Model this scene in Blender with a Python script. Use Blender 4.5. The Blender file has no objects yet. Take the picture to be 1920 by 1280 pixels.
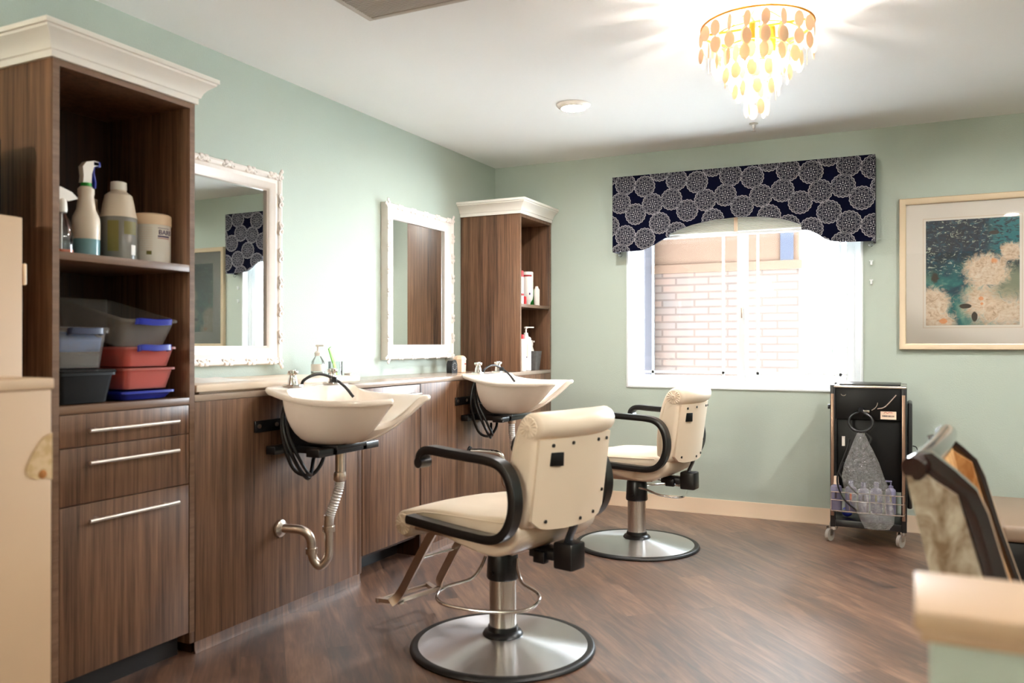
import bpy, bmesh, math, random
from mathutils import Vector, Matrix
random.seed(7)
PI = math.pi
scene = bpy.context.scene
COL = scene.collection
R = math.radians

# ------------------------------------------------------------------ materials
def lin(c):
    return tuple((v/12.92 if v <= .04045 else ((v+.055)/1.055)**2.4) for v in (x/255 for x in c)) + (1,)

class G:
    """small wrapper for building node trees"""
    def __init__(s, name):
        s.mat = bpy.data.materials.new(name); s.mat.use_nodes = True
        s.nt = s.mat.node_tree; s.nt.nodes.clear()
        s.out = s.nt.nodes.new('ShaderNodeOutputMaterial')
    def n(s, t, **kw):
        nd = s.nt.nodes.new(t)
        for k, v in kw.items(): setattr(nd, k, v)
        return nd
    def put(s, sock, v):
        if isinstance(v, bpy.types.NodeSocket): s.nt.links.new(v, sock)
        elif v is not None: sock.default_value = v
    def m(s, op, a, b=None, c=None, clamp=False):
        nd = s.n('ShaderNodeMath', operation=op, use_clamp=clamp)
        s.put(nd.inputs[0], a)
        if b is not None: s.put(nd.inputs[1], b)
        if c is not None: s.put(nd.inputs[2], c)
        return nd.outputs[0]
    def mix(s, f, a, b):
        nd = s.n('ShaderNodeMix', data_type='RGBA')
        s.put(nd.inputs[0], f); s.put(nd.inputs[6], a); s.put(nd.inputs[7], b)
        return nd.outputs[2]
    def coord(s, which='Object'):
        return s.n('ShaderNodeTexCoord').outputs[which]
    def pos(s):
        return s.n('ShaderNodeNewGeometry').outputs['Position']
    def mapping(s, v, loc=(0,0,0), rot=(0,0,0), sc=(1,1,1)):
        nd = s.n('ShaderNodeMapping'); s.put(nd.inputs[0], v)
        nd.inputs[1].default_value = loc; nd.inputs[2].default_value = rot; nd.inputs[3].default_value = sc
        return nd.outputs[0]
    def noise(s, v, scale=5, detail=2, rough=.5, dist=0):
        nd = s.n('ShaderNodeTexNoise'); s.put(nd.inputs['Vector'], v)
        nd.inputs['Scale'].default_value = scale; nd.inputs['Detail'].default_value = detail
        nd.inputs['Roughness'].default_value = rough; nd.inputs['Distortion'].default_value = dist
        return nd.outputs[0]
    def ramp(s, f, stops):
        nd = s.n('ShaderNodeValToRGB'); s.put(nd.inputs[0], f)
        el = nd.color_ramp.elements
        while len(el) < len(stops): el.new(.5)
        for e, (p, c) in zip(el, stops): e.position = p; e.color = c
        return nd.outputs[0]
    def sstep(s, v, a, b):
        nd = s.n('ShaderNodeMapRange', interpolation_type='SMOOTHSTEP')
        s.put(nd.inputs[0], v); nd.inputs[1].default_value = a; nd.inputs[2].default_value = b
        return nd.outputs[0]
    def bump(s, h, strength=.2, dist=.01):
        nd = s.n('ShaderNodeBump'); s.put(nd.inputs['Height'], h)
        nd.inputs['Strength'].default_value = strength; nd.inputs['Distance'].default_value = dist
        return nd.outputs[0]
    def bsdf(s, color, rough=.5, metal=0, normal=None, **kw):
        p = s.n('ShaderNodeBsdfPrincipled')
        s.put(p.inputs['Base Color'], color); s.put(p.inputs['Roughness'], rough); s.put(p.inputs['Metallic'], metal)
        if normal is not None: s.put(p.inputs['Normal'], normal)
        for k, v in kw.items(): s.put(p.inputs[k.replace('_', ' ')], v)
        return p
    def done(s, sh):
        s.nt.links.new(sh if isinstance(sh, bpy.types.NodeSocket) else sh.outputs[0], s.out.inputs[0]); return s.mat

def simple(name, rgb, rough=.5, metal=0, nz=0, **kw):
    g = G(name); c = lin(rgb)
    if nz:
        f = g.noise(g.coord(), 40, 3)
        c2 = tuple(max(0, v*(1-nz)) for v in c[:3]) + (1,)
        c = g.mix(f, c2, c)
    return g.done(g.bsdf(c, rough, metal, **kw))

def paint(name, rgb, strength=.25, scale=140):
    g = G(name); co = g.coord()
    c = lin(rgb); c2 = tuple(v*.96 for v in c[:3]) + (1,)
    h = g.noise(co, scale, 3, .6)
    return g.done(g.bsdf(g.mix(g.noise(co, 2, 2), c2, c), .62, 0, g.bump(h, strength, .004)))

def wood(name, dark, light, axis='z', rough=.38):
    g = G(name); co = g.coord()
    sc = {'z': (22, 22, .55), 'y': (22, .55, 22)}[axis]
    v = g.mapping(co, sc=sc)
    a = g.noise(v, 2.2, 5, .62); b = g.noise(g.mapping(co, sc=tuple(k*4 for k in sc)), 2.0, 4, .6)
    w_ = g.noise(g.mapping(co, loc=(2, 5, 1), sc=tuple(k*.28 for k in sc)), 2.0, 3, .5)
    f = g.m('ADD', g.m('MULTIPLY', a, .5), g.m('ADD', g.m('MULTIPLY', b, .3), g.m('MULTIPLY', w_, .2)))
    col = g.ramp(f, [(.38, lin(dark)), (.62, lin(light))])
    return g.done(g.bsdf(col, g.m('ADD', g.m('MULTIPLY', b, .12), rough-.05), 0, g.bump(b, .06, .002)))

def glassy(name, tint=(1,1,1,1), spec=.08, rough=.02, refl=.9):
    g = G(name)
    t = g.n('ShaderNodeBsdfTransparent'); t.inputs[0].default_value = tint
    gl = g.n('ShaderNodeBsdfGlossy'); gl.inputs['Roughness'].default_value = rough
    fr = g.n('ShaderNodeFresnel'); fr.inputs[0].default_value = 1.45
    ms = g.n('ShaderNodeMixShader'); g.put(ms.inputs[0], g.m('ADD', g.m('MULTIPLY', fr.outputs[0], refl), spec*.3, clamp=True))
    g.put(ms.inputs[1], t.outputs[0]); g.put(ms.inputs[2], gl.outputs[0])
    return g.done(ms.outputs[0])

def cloudy(name, rgb, see=.45, rough=.3):
    g = G(name); p = g.bsdf(lin(rgb), rough)
    t = g.n('ShaderNodeBsdfTransparent'); t.inputs[0].default_value = tuple(.5+.5*v for v in lin(rgb)[:3])+(1,)
    ms = g.n('ShaderNodeMixShader'); ms.inputs[0].default_value = see
    g.put(ms.inputs[1], p.outputs[0]); g.put(ms.inputs[2], t.outputs[0])
    return g.done(ms.outputs[0])

def emit(name, rgb, strength):
    g = G(name); e = g.n('ShaderNodeEmission'); e.inputs[0].default_value = rgb + (1,); e.inputs[1].default_value = strength
    return g.done(e.outputs[0])

M = {}
M['wall'] = paint('sage_paint', (181, 192, 181))
M['ceiling'] = paint('ceiling_paint', (243, 242, 241), .15, 90)
M['trim'] = simple('cream_trim', (220, 194, 166), .45)
M['cap'] = simple('cream_cap', (180, 150, 120), .45)
M['white_trim'] = simple('white_trim', (240, 234, 226), .4)
M['vinyl'] = simple('white_vinyl', (236, 240, 242), .35)
M['wood'] = wood('walnut_laminate', (60, 36, 22), (136, 99, 73))
M['wood_dark'] = wood('walnut_shaded', (28, 13, 6), (66, 36, 18))  # same walnut darkened, recess shade of the shelves put into the colour
M['edge'] = wood('walnut_edge', (98, 70, 50), (122, 92, 70), 'y')
M['top'] = simple('grey_laminate', (170, 150, 134), .22, nz=.12)
M['cream_top'] = simple('cream_laminate', (232, 212, 190), .3)
M['kick'] = simple('black_kick', (24, 21, 21), .4)
M['chrome'] = simple('chrome', (225, 220, 215), .12, 1)
M['nickel'] = simple('brushed_nickel', (205, 190, 176), .28, 1)
M['satin'] = simple('satin_bar', (232, 226, 220), .3, 1)
M['black'] = simple('black_plastic', (12, 11, 12), .32)
M['black_tub'] = simple('black_tub', (8, 8, 9), .45, Specular_IOR_Level=.25)
M['black_soft'] = simple('black_soft', (8, 7, 7), .4, Specular_IOR_Level=.25)
M['rubber'] = simple('black_rubber', (14, 13, 14), .4)
M['bracket'] = simple('black_steel', (14, 14, 16), .28)
M['ceramic'] = simple('white_ceramic', (244, 232, 220), .12, Coat_Weight=.4)
M['leather'] = simple('cream_vinyl_leather', (236, 217, 194), .36, nz=.04)
M['shell_back'] = simple('cream_shell', (233, 213, 188), .3)
M['mirror'] = simple('mirror_glass', (236, 240, 238), .015, 1)
M['frame'] = simple('white_carved', (240, 230, 222), .4, nz=.06)
M['champagne'] = simple('champagne_frame', (205, 184, 156), .38, .35)
M['mat'] = simple('mat_board', (246, 236, 224), .8)
M['glass'] = glassy('picture_glass', spec=.05)
M['pane'] = glassy('window_glass', spec=0, refl=.3)
M['clear'] = glassy('clear_plastic', (.96,.97,.97,1), .3, .05)
M['wheel'] = cloudy('clear_wheel', (220, 212, 204), .5, .1)
M['jar'] = glassy('clear_jar', (.96,.985,.98,1), .05, .03)
M['white_pl'] = simple('white_plastic', (240, 234, 226), .35)
M['cream_pl'] = simple('cream_plastic', (238, 208, 176), .4)
M['cream_cab'] = simple('cream_cabinet_paint', (200, 168, 134), .5)
M['red'] = simple('red_plastic', (205, 30, 36), .35)
M['green'] = simple('green_plastic', (20, 150, 40), .35)
M['lime'] = simple('lime_plastic', (120, 210, 20), .35)
M['limelight'] = simple('pale_lime_plastic', (190, 236, 90), .35)
M['blue'] = simple('blue_plastic', (24, 40, 150), .35)
M['sky'] = simple('bright_blue', (24, 132, 228), .5, nz=.5)
M['navy_dark'] = simple('navy_plastic', (14, 22, 60), .4)
M['orange'] = simple('orange', (240, 96, 30), .5)
M['rust'] = simple('rust_brown', (176, 112, 46), .7)
M['purple'] = simple('purple_print', (60, 30, 90), .5)
M['grey_fab'] = simple('grey_felt', (120, 118, 116), .9, nz=.5)
M['lav'] = simple('lavender_bottle', (120, 116, 142), .35)
M['teal_liq'] = simple('teal_liquid', (110, 150, 156), .2)
M['grey_liq'] = simple('grey_liquid', (128, 124, 116), .25)
M['olive'] = simple('olive_label', (120, 110, 50), .5)
M['ivory'] = simple('ivory_translucent', (228, 212, 192), .35)
M['ink'] = simple('printed_ink', (60, 50, 60), .6)
M['label'] = simple('paper_label', (232, 208, 186), .6)
M['redink'] = simple('red_ink', (170, 40, 40), .6)
M['tan_post'] = simple('bronze_post', (150, 122, 104), .3, .8)
M['brass'] = simple('brass', (190, 140, 80), .25, 1)
M['gold'] = simple('gold_ring', (214, 140, 50), .3, .9)
M['silver_wire'] = simple('silver_wire', (230, 215, 205), .2, 1)
M['bin'] = cloudy('frosted_bin', (212, 206, 200), .84)
M['bin_red'] = cloudy('frosted_red_bin', (236, 150, 140), .66)
M['fixture'] = simple('fixture_white', (242, 236, 230), .4)
M['vent'] = simple('vent_grey', (176, 164, 152), .5)
M['vent_dark'] = simple('vent_dark', (96, 84, 74), .7)
M['cherry'] = simple('dark_cherry', (34, 11, 7), .14, Coat_Weight=.6)
M['taupe'] = simple('taupe_vinyl', (128, 108, 90), .45)
M['stucco'] = simple('exterior_stucco', (78, 58, 45), .9)
M['corner_post'] = simple('exterior_corner', (54, 52, 58), .8)
M['outdoor_glass'] = simple('outdoor_pane', (38, 41, 56), .3)
M['ground'] = simple('concrete_ground', (232, 232, 230), .9, nz=.1)
M['dry'] = simple('dry_stalk', (92, 100, 84), .8)
M['downlight'] = emit('downlight_lens', (1, .965, .93), 205)
M['globe'] = emit('fill_lamp_globe', (1, .90, .80), 85)
M['bulb'] = emit('warm_bulb', (1, .93, .85), 165)

def floor_mat():
    g = G('vinyl_plank'); co = g.coord()
    v = g.mapping(co, rot=(0, 0, R(47.2)))           # planks run on the diagonal
    br = g.n('ShaderNodeTexBrick'); g.put(br.inputs['Vector'], v)
    br.offset = .37; br.squash = 1
    br.inputs['Scale'].default_value = 1; br.inputs['Brick Width'].default_value = 1.2; br.inputs['Row Height'].default_value = .152
    br.inputs['Mortar Size'].default_value = .0012; br.inputs['Mortar Smooth'].default_value = .3; br.inputs['Bias'].default_value = 0
    br.inputs['Color1'].default_value = (0, 0, 0, 1); br.inputs['Color2'].default_value = (1, 1, 1, 1); br.inputs['Mortar'].default_value = (.5, .5, .5, 1)
    tone = br.outputs['Color']; gap = br.outputs['Fac']
    off = g.n('ShaderNodeVectorMath', operation='MULTIPLY_ADD')
    g.put(off.inputs[0], tone); off.inputs[1].default_value = (7, 11, 3); g.put(off.inputs[2], v)
    w = g.mapping(off.outputs[0], sc=(1.2, 9, 1))
    a = g.noise(w, 2.2, 6, .62, 1.1)
    b = g.noise(g.mapping(off.outputs[0], sc=(2.4, 46, 1)), 2.5, 4, .6)
    f = g.m('ADD', g.m('MULTIPLY', a, .62), g.m('ADD', g.m('MULTIPLY', b, .28), g.m('MULTIPLY', tone, .10)))
    col = g.ramp(f, [(.33, lin((32, 18, 12))), (.44, lin((74, 47, 33))), (.54, lin((108, 74, 53))), (.68, lin((146, 110, 84)))])
    col = g.mix(g.m('MULTIPLY', gap, .7), col, lin((34, 20, 14)))
    return g.done(g.bsdf(col, g.m('ADD', .40, g.m('MULTIPLY', b, .12)), 0, g.bump(g.m('SUBTRACT', b, gap), .07, .002), Specular_IOR_Level=.9, Coat_Weight=.9, Coat_Roughness=.46))
M['floor'] = floor_mat()

def brushed_disc():
    g = G('brushed_steel_disc')
    tn = g.n('ShaderNodeTangent'); tn.direction_type = 'RADIAL'; tn.axis = 'Z'
    p = g.bsdf(lin((236, 238, 242)), .30, 1); p.inputs['Anisotropic'].default_value = .85; p.inputs['Anisotropic Rotation'].default_value = .25
    g.put(p.inputs['Tangent'], tn.outputs[0])
    return g.done(p)
M['disc'] = brushed_disc()
def brushed_col():
    g = G('brushed_steel_column')
    f = g.noise(g.mapping(g.coord(), sc=(90, 90, .5)), 2, 3)
    return g.done(g.bsdf(lin((208, 200, 190)), g.m('ADD', .2, g.m('MULTIPLY', f, .12)), 1))
M['column'] = brushed_col()

def shell_mat():
    g = G('capiz_shell')
    f = g.noise(g.coord(), 30, 3)
    c = g.mix(f, lin((244, 214, 178)), lin((250, 228, 200)))
    d = g.n('ShaderNodeBsdfDiffuse'); g.put(d.inputs[0], c)
    t = g.n('ShaderNodeBsdfTranslucent'); g.put(t.inputs[0], c)
    gl = g.n('ShaderNodeBsdfGlossy'); gl.inputs['Roughness'].default_value = .25
    m1 = g.n('ShaderNodeMixShader'); m1.inputs[0].default_value = .22
    g.put(m1.inputs[1], d.outputs[0]); g.put(m1.inputs[2], t.outputs[0])
    m2 = g.n('ShaderNodeMixShader'); m2.inputs[0].default_value = .08
    g.put(m2.inputs[1], m1.outputs[0]); g.put(m2.inputs[2], gl.outputs[0])
    return g.done(m2.outputs[0])
M['shell'] = shell_mat()
def slat_mat():
    g = G('translucent_slat')
    d = g.n('ShaderNodeBsdfDiffuse'); d.inputs[0].default_value = lin((240, 238, 232)); t = g.n('ShaderNodeBsdfTranslucent'); t.inputs[0].default_value = lin((240, 238, 232))
    m1 = g.n('ShaderNodeMixShader'); m1.inputs[0].default_value = .3; g.put(m1.inputs[1], d.outputs[0]); g.put(m1.inputs[2], t.outputs[0])
    return g.done(m1.outputs[0])
M['slat'] = slat_mat()

def valance_mat():
    """navy cloth printed with a repeat of six lace medallions (world metres)"""
    g = G('navy_medallion_cloth')
    sx = g.n('ShaderNodeSeparateXYZ'); g.put(sx.inputs[0], g.pos())
    # sides of the box use y as their across coordinate
    px = g.m('ADD', sx.outputs[0], sx.outputs[1]); pz = sx.outputs[2]
    PX, PZ = .3525, .35
    cs = [(1.107, 2.213), (1.242, 2.187), (1.345, 2.285), (1.072, 2.088), (1.178, 2.006), (1.296, 2.066)]
    bx = by = bd = None
    for cx, cz in cs:
        dx = g.m('WRAP', g.m('SUBTRACT', px, cx), PX/2, -PX/2)
        dz = g.m('WRAP', g.m('SUBTRACT', pz, cz), PZ/2, -PZ/2)
        d = g.m('SQRT', g.m('ADD', g.m('MULTIPLY', dx, dx), g.m('MULTIPLY', dz, dz)))
        if bd is None: bx, by, bd = dx, dz, d
        else:
            k = g.m('LESS_THAN', d, bd)
            mx = lambda a, b: g.m('ADD', g.m('MULTIPLY', k, b), g.m('MULTIPLY', g.m('SUBTRACT', 1, k), a))
            bx, by, bd = mx(bx, dx), mx(by, dz), g.m('MINIMUM', bd, d)
    r = g.m('DIVIDE', bd, .0715); th = g.m('ARCTAN2', by, bx)
    cosn = lambda n, ph=0: g.m('COSINE', g.m('ADD', g.m('MULTIPLY', th, n), ph))
    def ring(r0, w, wob=None):
        rr = r if wob is None else g.m('ADD', r, wob)
        return g.m('SUBTRACT', 1, g.sstep(g.m('ABSOLUTE', g.m('SUBTRACT', rr, r0)), w*.45, w))
    parts = [ring(.97, .05, g.m('MULTIPLY', cosn(18), .030)), ring(.84, .045, g.m('MULTIPLY', cosn(18, PI), .030)),
             g.m('MULTIPLY', g.m('SUBTRACT', 1, g.sstep(g.m('ABSOLUTE', cosn(9)), .0, .30)), g.m('MULTIPLY', g.sstep(r, .82, .88), g.m('LESS_THAN', r, .97))),
             ring(.63, .055, g.m('MULTIPLY', cosn(12), .10)),
             g.m('MULTIPLY', ring(.44, .06), g.sstep(cosn(12), .2, .6)),
             g.m('MULTIPLY', ring(.28, .08), g.sstep(cosn(8), .0, .5)),
             g.m('MULTIPLY', ring(.54, .05), g.sstep(cosn(12, PI), .3, .7)),
             ring(.12, .05)]
    f = parts[0]
    for q in parts[1:]: f = g.m('MAXIMUM', f, q)
    speck = g.sstep(g.noise(g.pos(), 380, 2), .34, .56)
    inside = g.m('MULTIPLY', g.m('LESS_THAN', r, .78), g.m('GREATER_THAN', r, .2))
    f = g.m('MAXIMUM', g.m('MULTIPLY', f, .72), g.m('MULTIPLY', g.m('MULTIPLY', inside, speck), .10))
    f = g.m('MULTIPLY', f, .42)
    f = g.m('MAXIMUM', f, g.m('MULTIPLY', g.m('MAXIMUM', parts[5], g.m('MULTIPLY', parts[0], .75)), .62))
    f = g.m('MULTIPLY', f, g.m('LESS_THAN', r, 1.03))
    col = g.mix(f, lin((6, 8, 28)), lin((206, 202, 206)))
    return g.done(g.bsdf(col, .9, Specular_IOR_Level=.05))
M['valance'] = valance_mat()

def art_mat():
    g = G('abstract_painting'); co = g.pos()
    sx = g.n('ShaderNodeSeparateXYZ'); g.put(sx.inputs[0], co)
    x = g.m('DIVIDE', g.m('SUBTRACT', sx.outputs[0], 2.889), .475); z = g.m('DIVIDE', g.m('SUBTRACT', sx.outputs[2], 1.238), .62)
    n1 = g.noise(co, 6, 5, .6, .8); n2 = g.noise(g.mapping(co, loc=(3, 1, 7)), 20, 6, .68, 1.6)
    n3 = g.noise(g.mapping(co, loc=(9, 4, 2), rot=(0, .7, 0), sc=(1.2, 1, 3.0)), 13, 5, .62, 2.4)
    n4 = g.noise(g.mapping(co, loc=(1, 8, 5), rot=(0, -.9, 0), sc=(1, 1, 2.2)), 24, 4, .6, 1.5)
    base = g.ramp(n1, [(.34, lin((16, 34, 46))), (.46, lin((18, 66, 82))), (.55, lin((30, 110, 108))), (.66, lin((112, 160, 140)))])
    dark = g.ramp(n2, [(.36, lin((8, 10, 20))), (.52, lin((18, 36, 56))), (.62, lin((20, 70, 90))), (.74, lin((44, 116, 118)))])
    ul = g.sstep(g.m('ADD', g.m('SUBTRACT', z, g.m('MULTIPLY', x, .22)), g.m('MULTIPLY', n1, .35)), .55, .80)
    c = g.mix(ul, base, dark)
    st = g.m('MULTIPLY', g.sstep(n3, .565, .62), g.m('MULTIPLY', g.sstep(z, .40, .6), .9))
    c = g.mix(g.m('MULTIPLY', st, g.sstep(n4, .40, .52)), c, lin((204, 212, 190)))
    tl = g.m('MULTIPLY', g.sstep(x, .62, .80), g.m('MULTIPLY', g.sstep(z, .62, .72), g.sstep(n4, .40, .50)))
    c = g.mix(tl, c, lin((26, 116, 122)))
    def blob(cx, cz, rx, rz, e=.25, amp=1.2):
        dx = g.m('DIVIDE', g.m('SUBTRACT', x, cx), rx); dz = g.m('DIVIDE', g.m('SUBTRACT', z, cz), rz)
        d = g.m('ADD', g.m('SQRT', g.m('ADD', g.m('MULTIPLY', dx, dx), g.m('MULTIPLY', dz, dz))), g.m('MULTIPLY', g.m('SUBTRACT', n2, .5), amp))
        return g.m('SUBTRACT', 1, g.sstep(d, 1-e, 1.05))
    grey = blob(.95, .38, .34, .24, .7); c = g.mix(grey, c, lin((134, 140, 116)))
    cream = g.ramp(g.m('ADD', g.m('MULTIPLY', n2, .6), g.m('MULTIPLY', n4, .4)), [(.36, lin((196, 160, 126))), (.48, lin((232, 204, 174))), (.6, lin((246, 228, 206)))])
    for b_ in (blob(.66, .50, .27, .19, .35), blob(.84, .12, .46, .24, .7), blob(.60, .22, .28, .22, .7), blob(.08, .2, .22, .19, .35), blob(.12, .04, .24, .14, .4), blob(.92, .68, .14, .10, .35)):
        c = g.mix(g.m('MULTIPLY', b_, .93), c, cream)
    c = g.mix(g.m('MULTIPLY', blob(.86, .30, .2, .1, .9), .55), c, lin((150, 150, 122)))
    for b_ in (blob(.6, .25, .03, .02), blob(.61, .2, .02, .015), blob(.19, .04, .05, .025), blob(.74, .6, .05, .035, .8)):
        c = g.mix(g.m('MULTIPLY', b_, .8), c, lin((238, 150, 84)))
    for b_ in (blob(.43, .18, .07, .025, .2, .5), blob(.53, .08, .035, .05, .2, .6), blob(.74, .86, .06, .02, .2, .4), blob(.10, .45, .05, .06, .5)):
        c = g.mix(b_, c, lin((58, 44, 28)))
    return g.done(g.bsdf(c, .6))
M['art'] = art_mat()

def stone_mat():
    g = G('stacked_stone'); co = g.pos()
    sx = g.n('ShaderNodeSeparateXYZ'); g.put(sx.inputs[0], co)
    cb = g.n('ShaderNodeCombineXYZ'); g.put(cb.inputs[0], sx.outputs[0]); g.put(cb.inputs[1], sx.outputs[2])
    br = g.n('ShaderNodeTexBrick'); g.put(br.inputs['Vector'], cb.outputs[0])
    br.offset = .43; br.inputs['Scale'].default_value = 1; br.inputs['Brick Width'].default_value = .33; br.inputs['Row Height'].default_value = .075
    br.inputs['Mortar Size'].default_value = .010; br.inputs['Bias'].default_value = 0
    br.inputs['Color1'].default_value = lin((84, 67, 60)); br.inputs['Color2'].default_value = lin((68, 64, 63)); br.inputs['Mortar'].default_value = lin((50, 43, 39))
    n = g.noise(co, 5, 3)
    c = g.mix(g.m('MULTIPLY', n, .5), br.outputs[0], lin((96, 73, 62)))
    return g.done(g.bsdf(c, .9, 0, g.bump(br.outputs['Fac'], -.5, .02)))
M['stone'] = stone_mat()

def marble_fabric(name, a, b):
    g = G(name); f = g.noise(g.mapping(g.coord(), sc=(1, 1, .6)), 26, 4, .6, .8)
    return g.done(g.bsdf(g.ramp(f, [(.35, lin(a)), (.65, lin(b))]), .8))
M['mottled'] = marble_fabric('mottled_upholstery', (118, 94, 68), (186, 172, 152))
M['mottled_warm'] = marble_fabric('mottled_upholstery_front', (160, 106, 52), (206, 160, 104))

def chip_mat():
    g = G('bare_chip'); f = g.noise(g.coord(), 60, 3)
    return g.done(g.bsdf(g.ramp(f, [(.4, lin((216, 186, 144))), (.62, lin((198, 164, 116)))]), .7))
M['chip'] = chip_mat()

def bag_mat():
    g = G('crinkled_clear_film')
    t = g.n('ShaderNodeBsdfTransparent'); t.inputs[0].default_value = (.95, .94, .93, 1)
    gl = g.n('ShaderNodeBsdfGlossy'); gl.inputs['Roughness'].default_value = .18
    d = g.n('ShaderNodeBsdfDiffuse'); d.inputs[0].default_value = (.75, .7, .66, 1)
    h = g.noise(g.coord(), 34, 4, .7, 1.0); nrm = g.bump(h, 1.0, .05)
    g.put(gl.inputs['Normal'], nrm); g.put(d.inputs['Normal'], nrm)
    m1 = g.n('ShaderNodeMixShader'); m1.inputs[0].default_value = .24; g.put(m1.inputs[1], t.outputs[0]); g.put(m1.inputs[2], gl.outputs[0])
    m2 = g.n('ShaderNodeMixShader'); m2.inputs[0].default_value = .02; g.put(m2.inputs[1], m1.outputs[0]); g.put(m2.inputs[2], d.outputs[0])
    return g.done(m2.outputs[0])
M['bag'] = bag_mat()

# ------------------------------------------------------------------ mesh builder
class MB:
    def __init__(s): s.bm = bmesh.new(); s.sharp = 40
    def face(s, vs, mi=0):
        try:
            f = s.bm.faces.new(vs); f.material_index = mi; return f
        except ValueError: return None
    def box(s, a, b, bev=0, seg=2, mi=0):
        x0, x1 = sorted((a[0], b[0])); y0, y1 = sorted((a[1], b[1])); z0, z1 = sorted((a[2], b[2]))
        v = [s.bm.verts.new(p) for p in ((x0,y0,z0),(x1,y0,z0),(x1,y1,z0),(x0,y1,z0),(x0,y0,z1),(x1,y0,z1),(x1,y1,z1),(x0,y1,z1))]
        fs = [s.face([v[i] for i in q], mi) for q in ((0,3,2,1),(4,5,6,7),(0,1,5,4),(1,2,6,5),(2,3,7,6),(3,0,4,7))]
        if bev:
            es = list({e for f in fs for e in f.edges})
            bmesh.ops.bevel(s.bm, geom=es, offset=bev, segments=seg, affect='EDGES', profile=.5)
        return s
    def obox(s, c, size, ax=(1,0,0), up=(0,0,1), bev=0):
        """box with its own axes: ax along size[0], up along size[2]"""
        X = Vector(ax).normalized(); Z = Vector(up); Z = (Z - X*Z.dot(X)).normalized(); Y = Z.cross(X)
        n0 = len(s.bm.verts); t = MB(); t.box([-k/2 for k in size], [k/2 for k in size], bev)
        mt = Matrix((X, Y, Z)).transposed().to_4x4(); mt.translation = Vector(c)
        return s.absorb(t, mt)
    def absorb(s, t, mt=None):
        if mt is not None: bmesh.ops.transform(t.bm, matrix=mt, verts=t.bm.verts)
        me = bpy.data.meshes.new('tmp'); t.bm.to_mesh(me); s.bm.from_mesh(me); bpy.data.meshes.remove(me); t.bm.free()
        return s
    def grid(s, rows, closed_u=False, closed_v=False, cap=False, mi=0):
        """rows of points -> quads"""
        V = [[s.bm.verts.new(p) for p in r] for r in rows]
        n, k = len(V), len(V[0])
        for i in range(n if closed_v else n-1):
            for j in range(k if closed_u else k-1):
                s.face([V[i][j], V[i][(j+1) % k], V[(i+1) % n][(j+1) % k], V[(i+1) % n][j]], mi)
        if cap:
            s.face(list(reversed(V[0])), mi); s.face(V[-1], mi)
        return V
    def lathe(s, prof, c=(0,0,0), n=28, mi=0, sx=1, sy=1):
        rows = []
        for r, z in prof:
            r = max(r, 1e-5)
            rows.append([(c[0]+sx*r*math.cos(2*PI*i/n), c[1]+sy*r*math.sin(2*PI*i/n), c[2]+z) for i in range(n)])
        s.grid(rows, closed_u=True, cap=True, mi=mi)
        return s
    def tube(s, pts, r, n=10, closed=False, cap=True, mi=0):
        P = [Vector(p) for p in pts]; N = len(P); rows = []
        rs = r if isinstance(r, (list, tuple)) else [r]*N
        up = None
        for i in range(N):
            if closed: d = (P[(i+1) % N]-P[i-1]).normalized()
            else: d = (P[min(i+1, N-1)]-P[max(i-1, 0)]).normalized()
            if up is None:
                up = Vector((0,0,1)) if abs(d.z) < .9 else Vector((1,0,0))
            up = (up - d*up.dot(d)).normalized(); w = d.cross(up)
            rows.append([P[i] + (up*math.cos(2*PI*k/n) + w*math.sin(2*PI*k/n))*rs[i] for k in range(n)])
        s.grid(rows, closed_u=True, closed_v=closed, cap=cap and not closed, mi=mi)
        return s
    def cyl(s, a, b, r0, r1=None, n=20, mi=0):
        return s.tube([a, b], [r0, r0 if r1 is None else r1], n, mi=mi)
    def strip(s, pts, w, t, wdir, closed=False):
        """rectangular bar along a path: width w along wdir, thickness t"""
        P = [Vector(p) for p in pts]; N = len(P); W = Vector(wdir).normalized(); rows = []
        for i in range(N):
            if closed: d = (P[(i+1) % N]-P[i-1]).normalized()
            else: d = (P[min(i+1, N-1)]-P[max(i-1, 0)]).normalized()
            nrm = d.cross(W).normalized(); a, b, q = W*w/2, nrm*t/2, .35
            rows.append([P[i]+v for v in (-a-b*q, -a*.86-b, a*.86-b, a-b*q, a+b*q, a*.86+b, -a*.86+b, -a+b*q)])
        s.grid(rows, closed_u=True, closed_v=closed, cap=not closed)
        return s
    def prism(s, poly, origin, u, v, depth, mi=0):
        """polygon in plane (u,v) extruded by vector depth"""
        O, U, V, D = Vector(origin), Vector(u), Vector(v), Vector(depth)
        a = [s.bm.verts.new(O+U*p[0]+V*p[1]) for p in poly]; b = [s.bm.verts.new(O+U*p[0]+V*p[1]+D) for p in poly]
        s.face(list(reversed(a)), mi); s.face(b, mi)
        k = len(poly)
        for i in range(k): s.face([a[i], a[(i+1) % k], b[(i+1) % k], b[i]], mi)
        return s
    def ball(s, c, r, n=12, sc=(1,1,1), mi=0):
        prof = [(r*math.sin(PI*i/n), -r*math.cos(PI*i/n)) for i in range(n+1)]
        rows = [[(c[0]+sc[0]*max(q,1e-5)*math.cos(2*PI*k/(2*n)), c[1]+sc[1]*max(q,1e-5)*math.sin(2*PI*k/(2*n)), c[2]+sc[2]*z) for k in range(2*n)] for q, z in prof]
        s.grid(rows, closed_u=True, cap=True, mi=mi); return s
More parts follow.
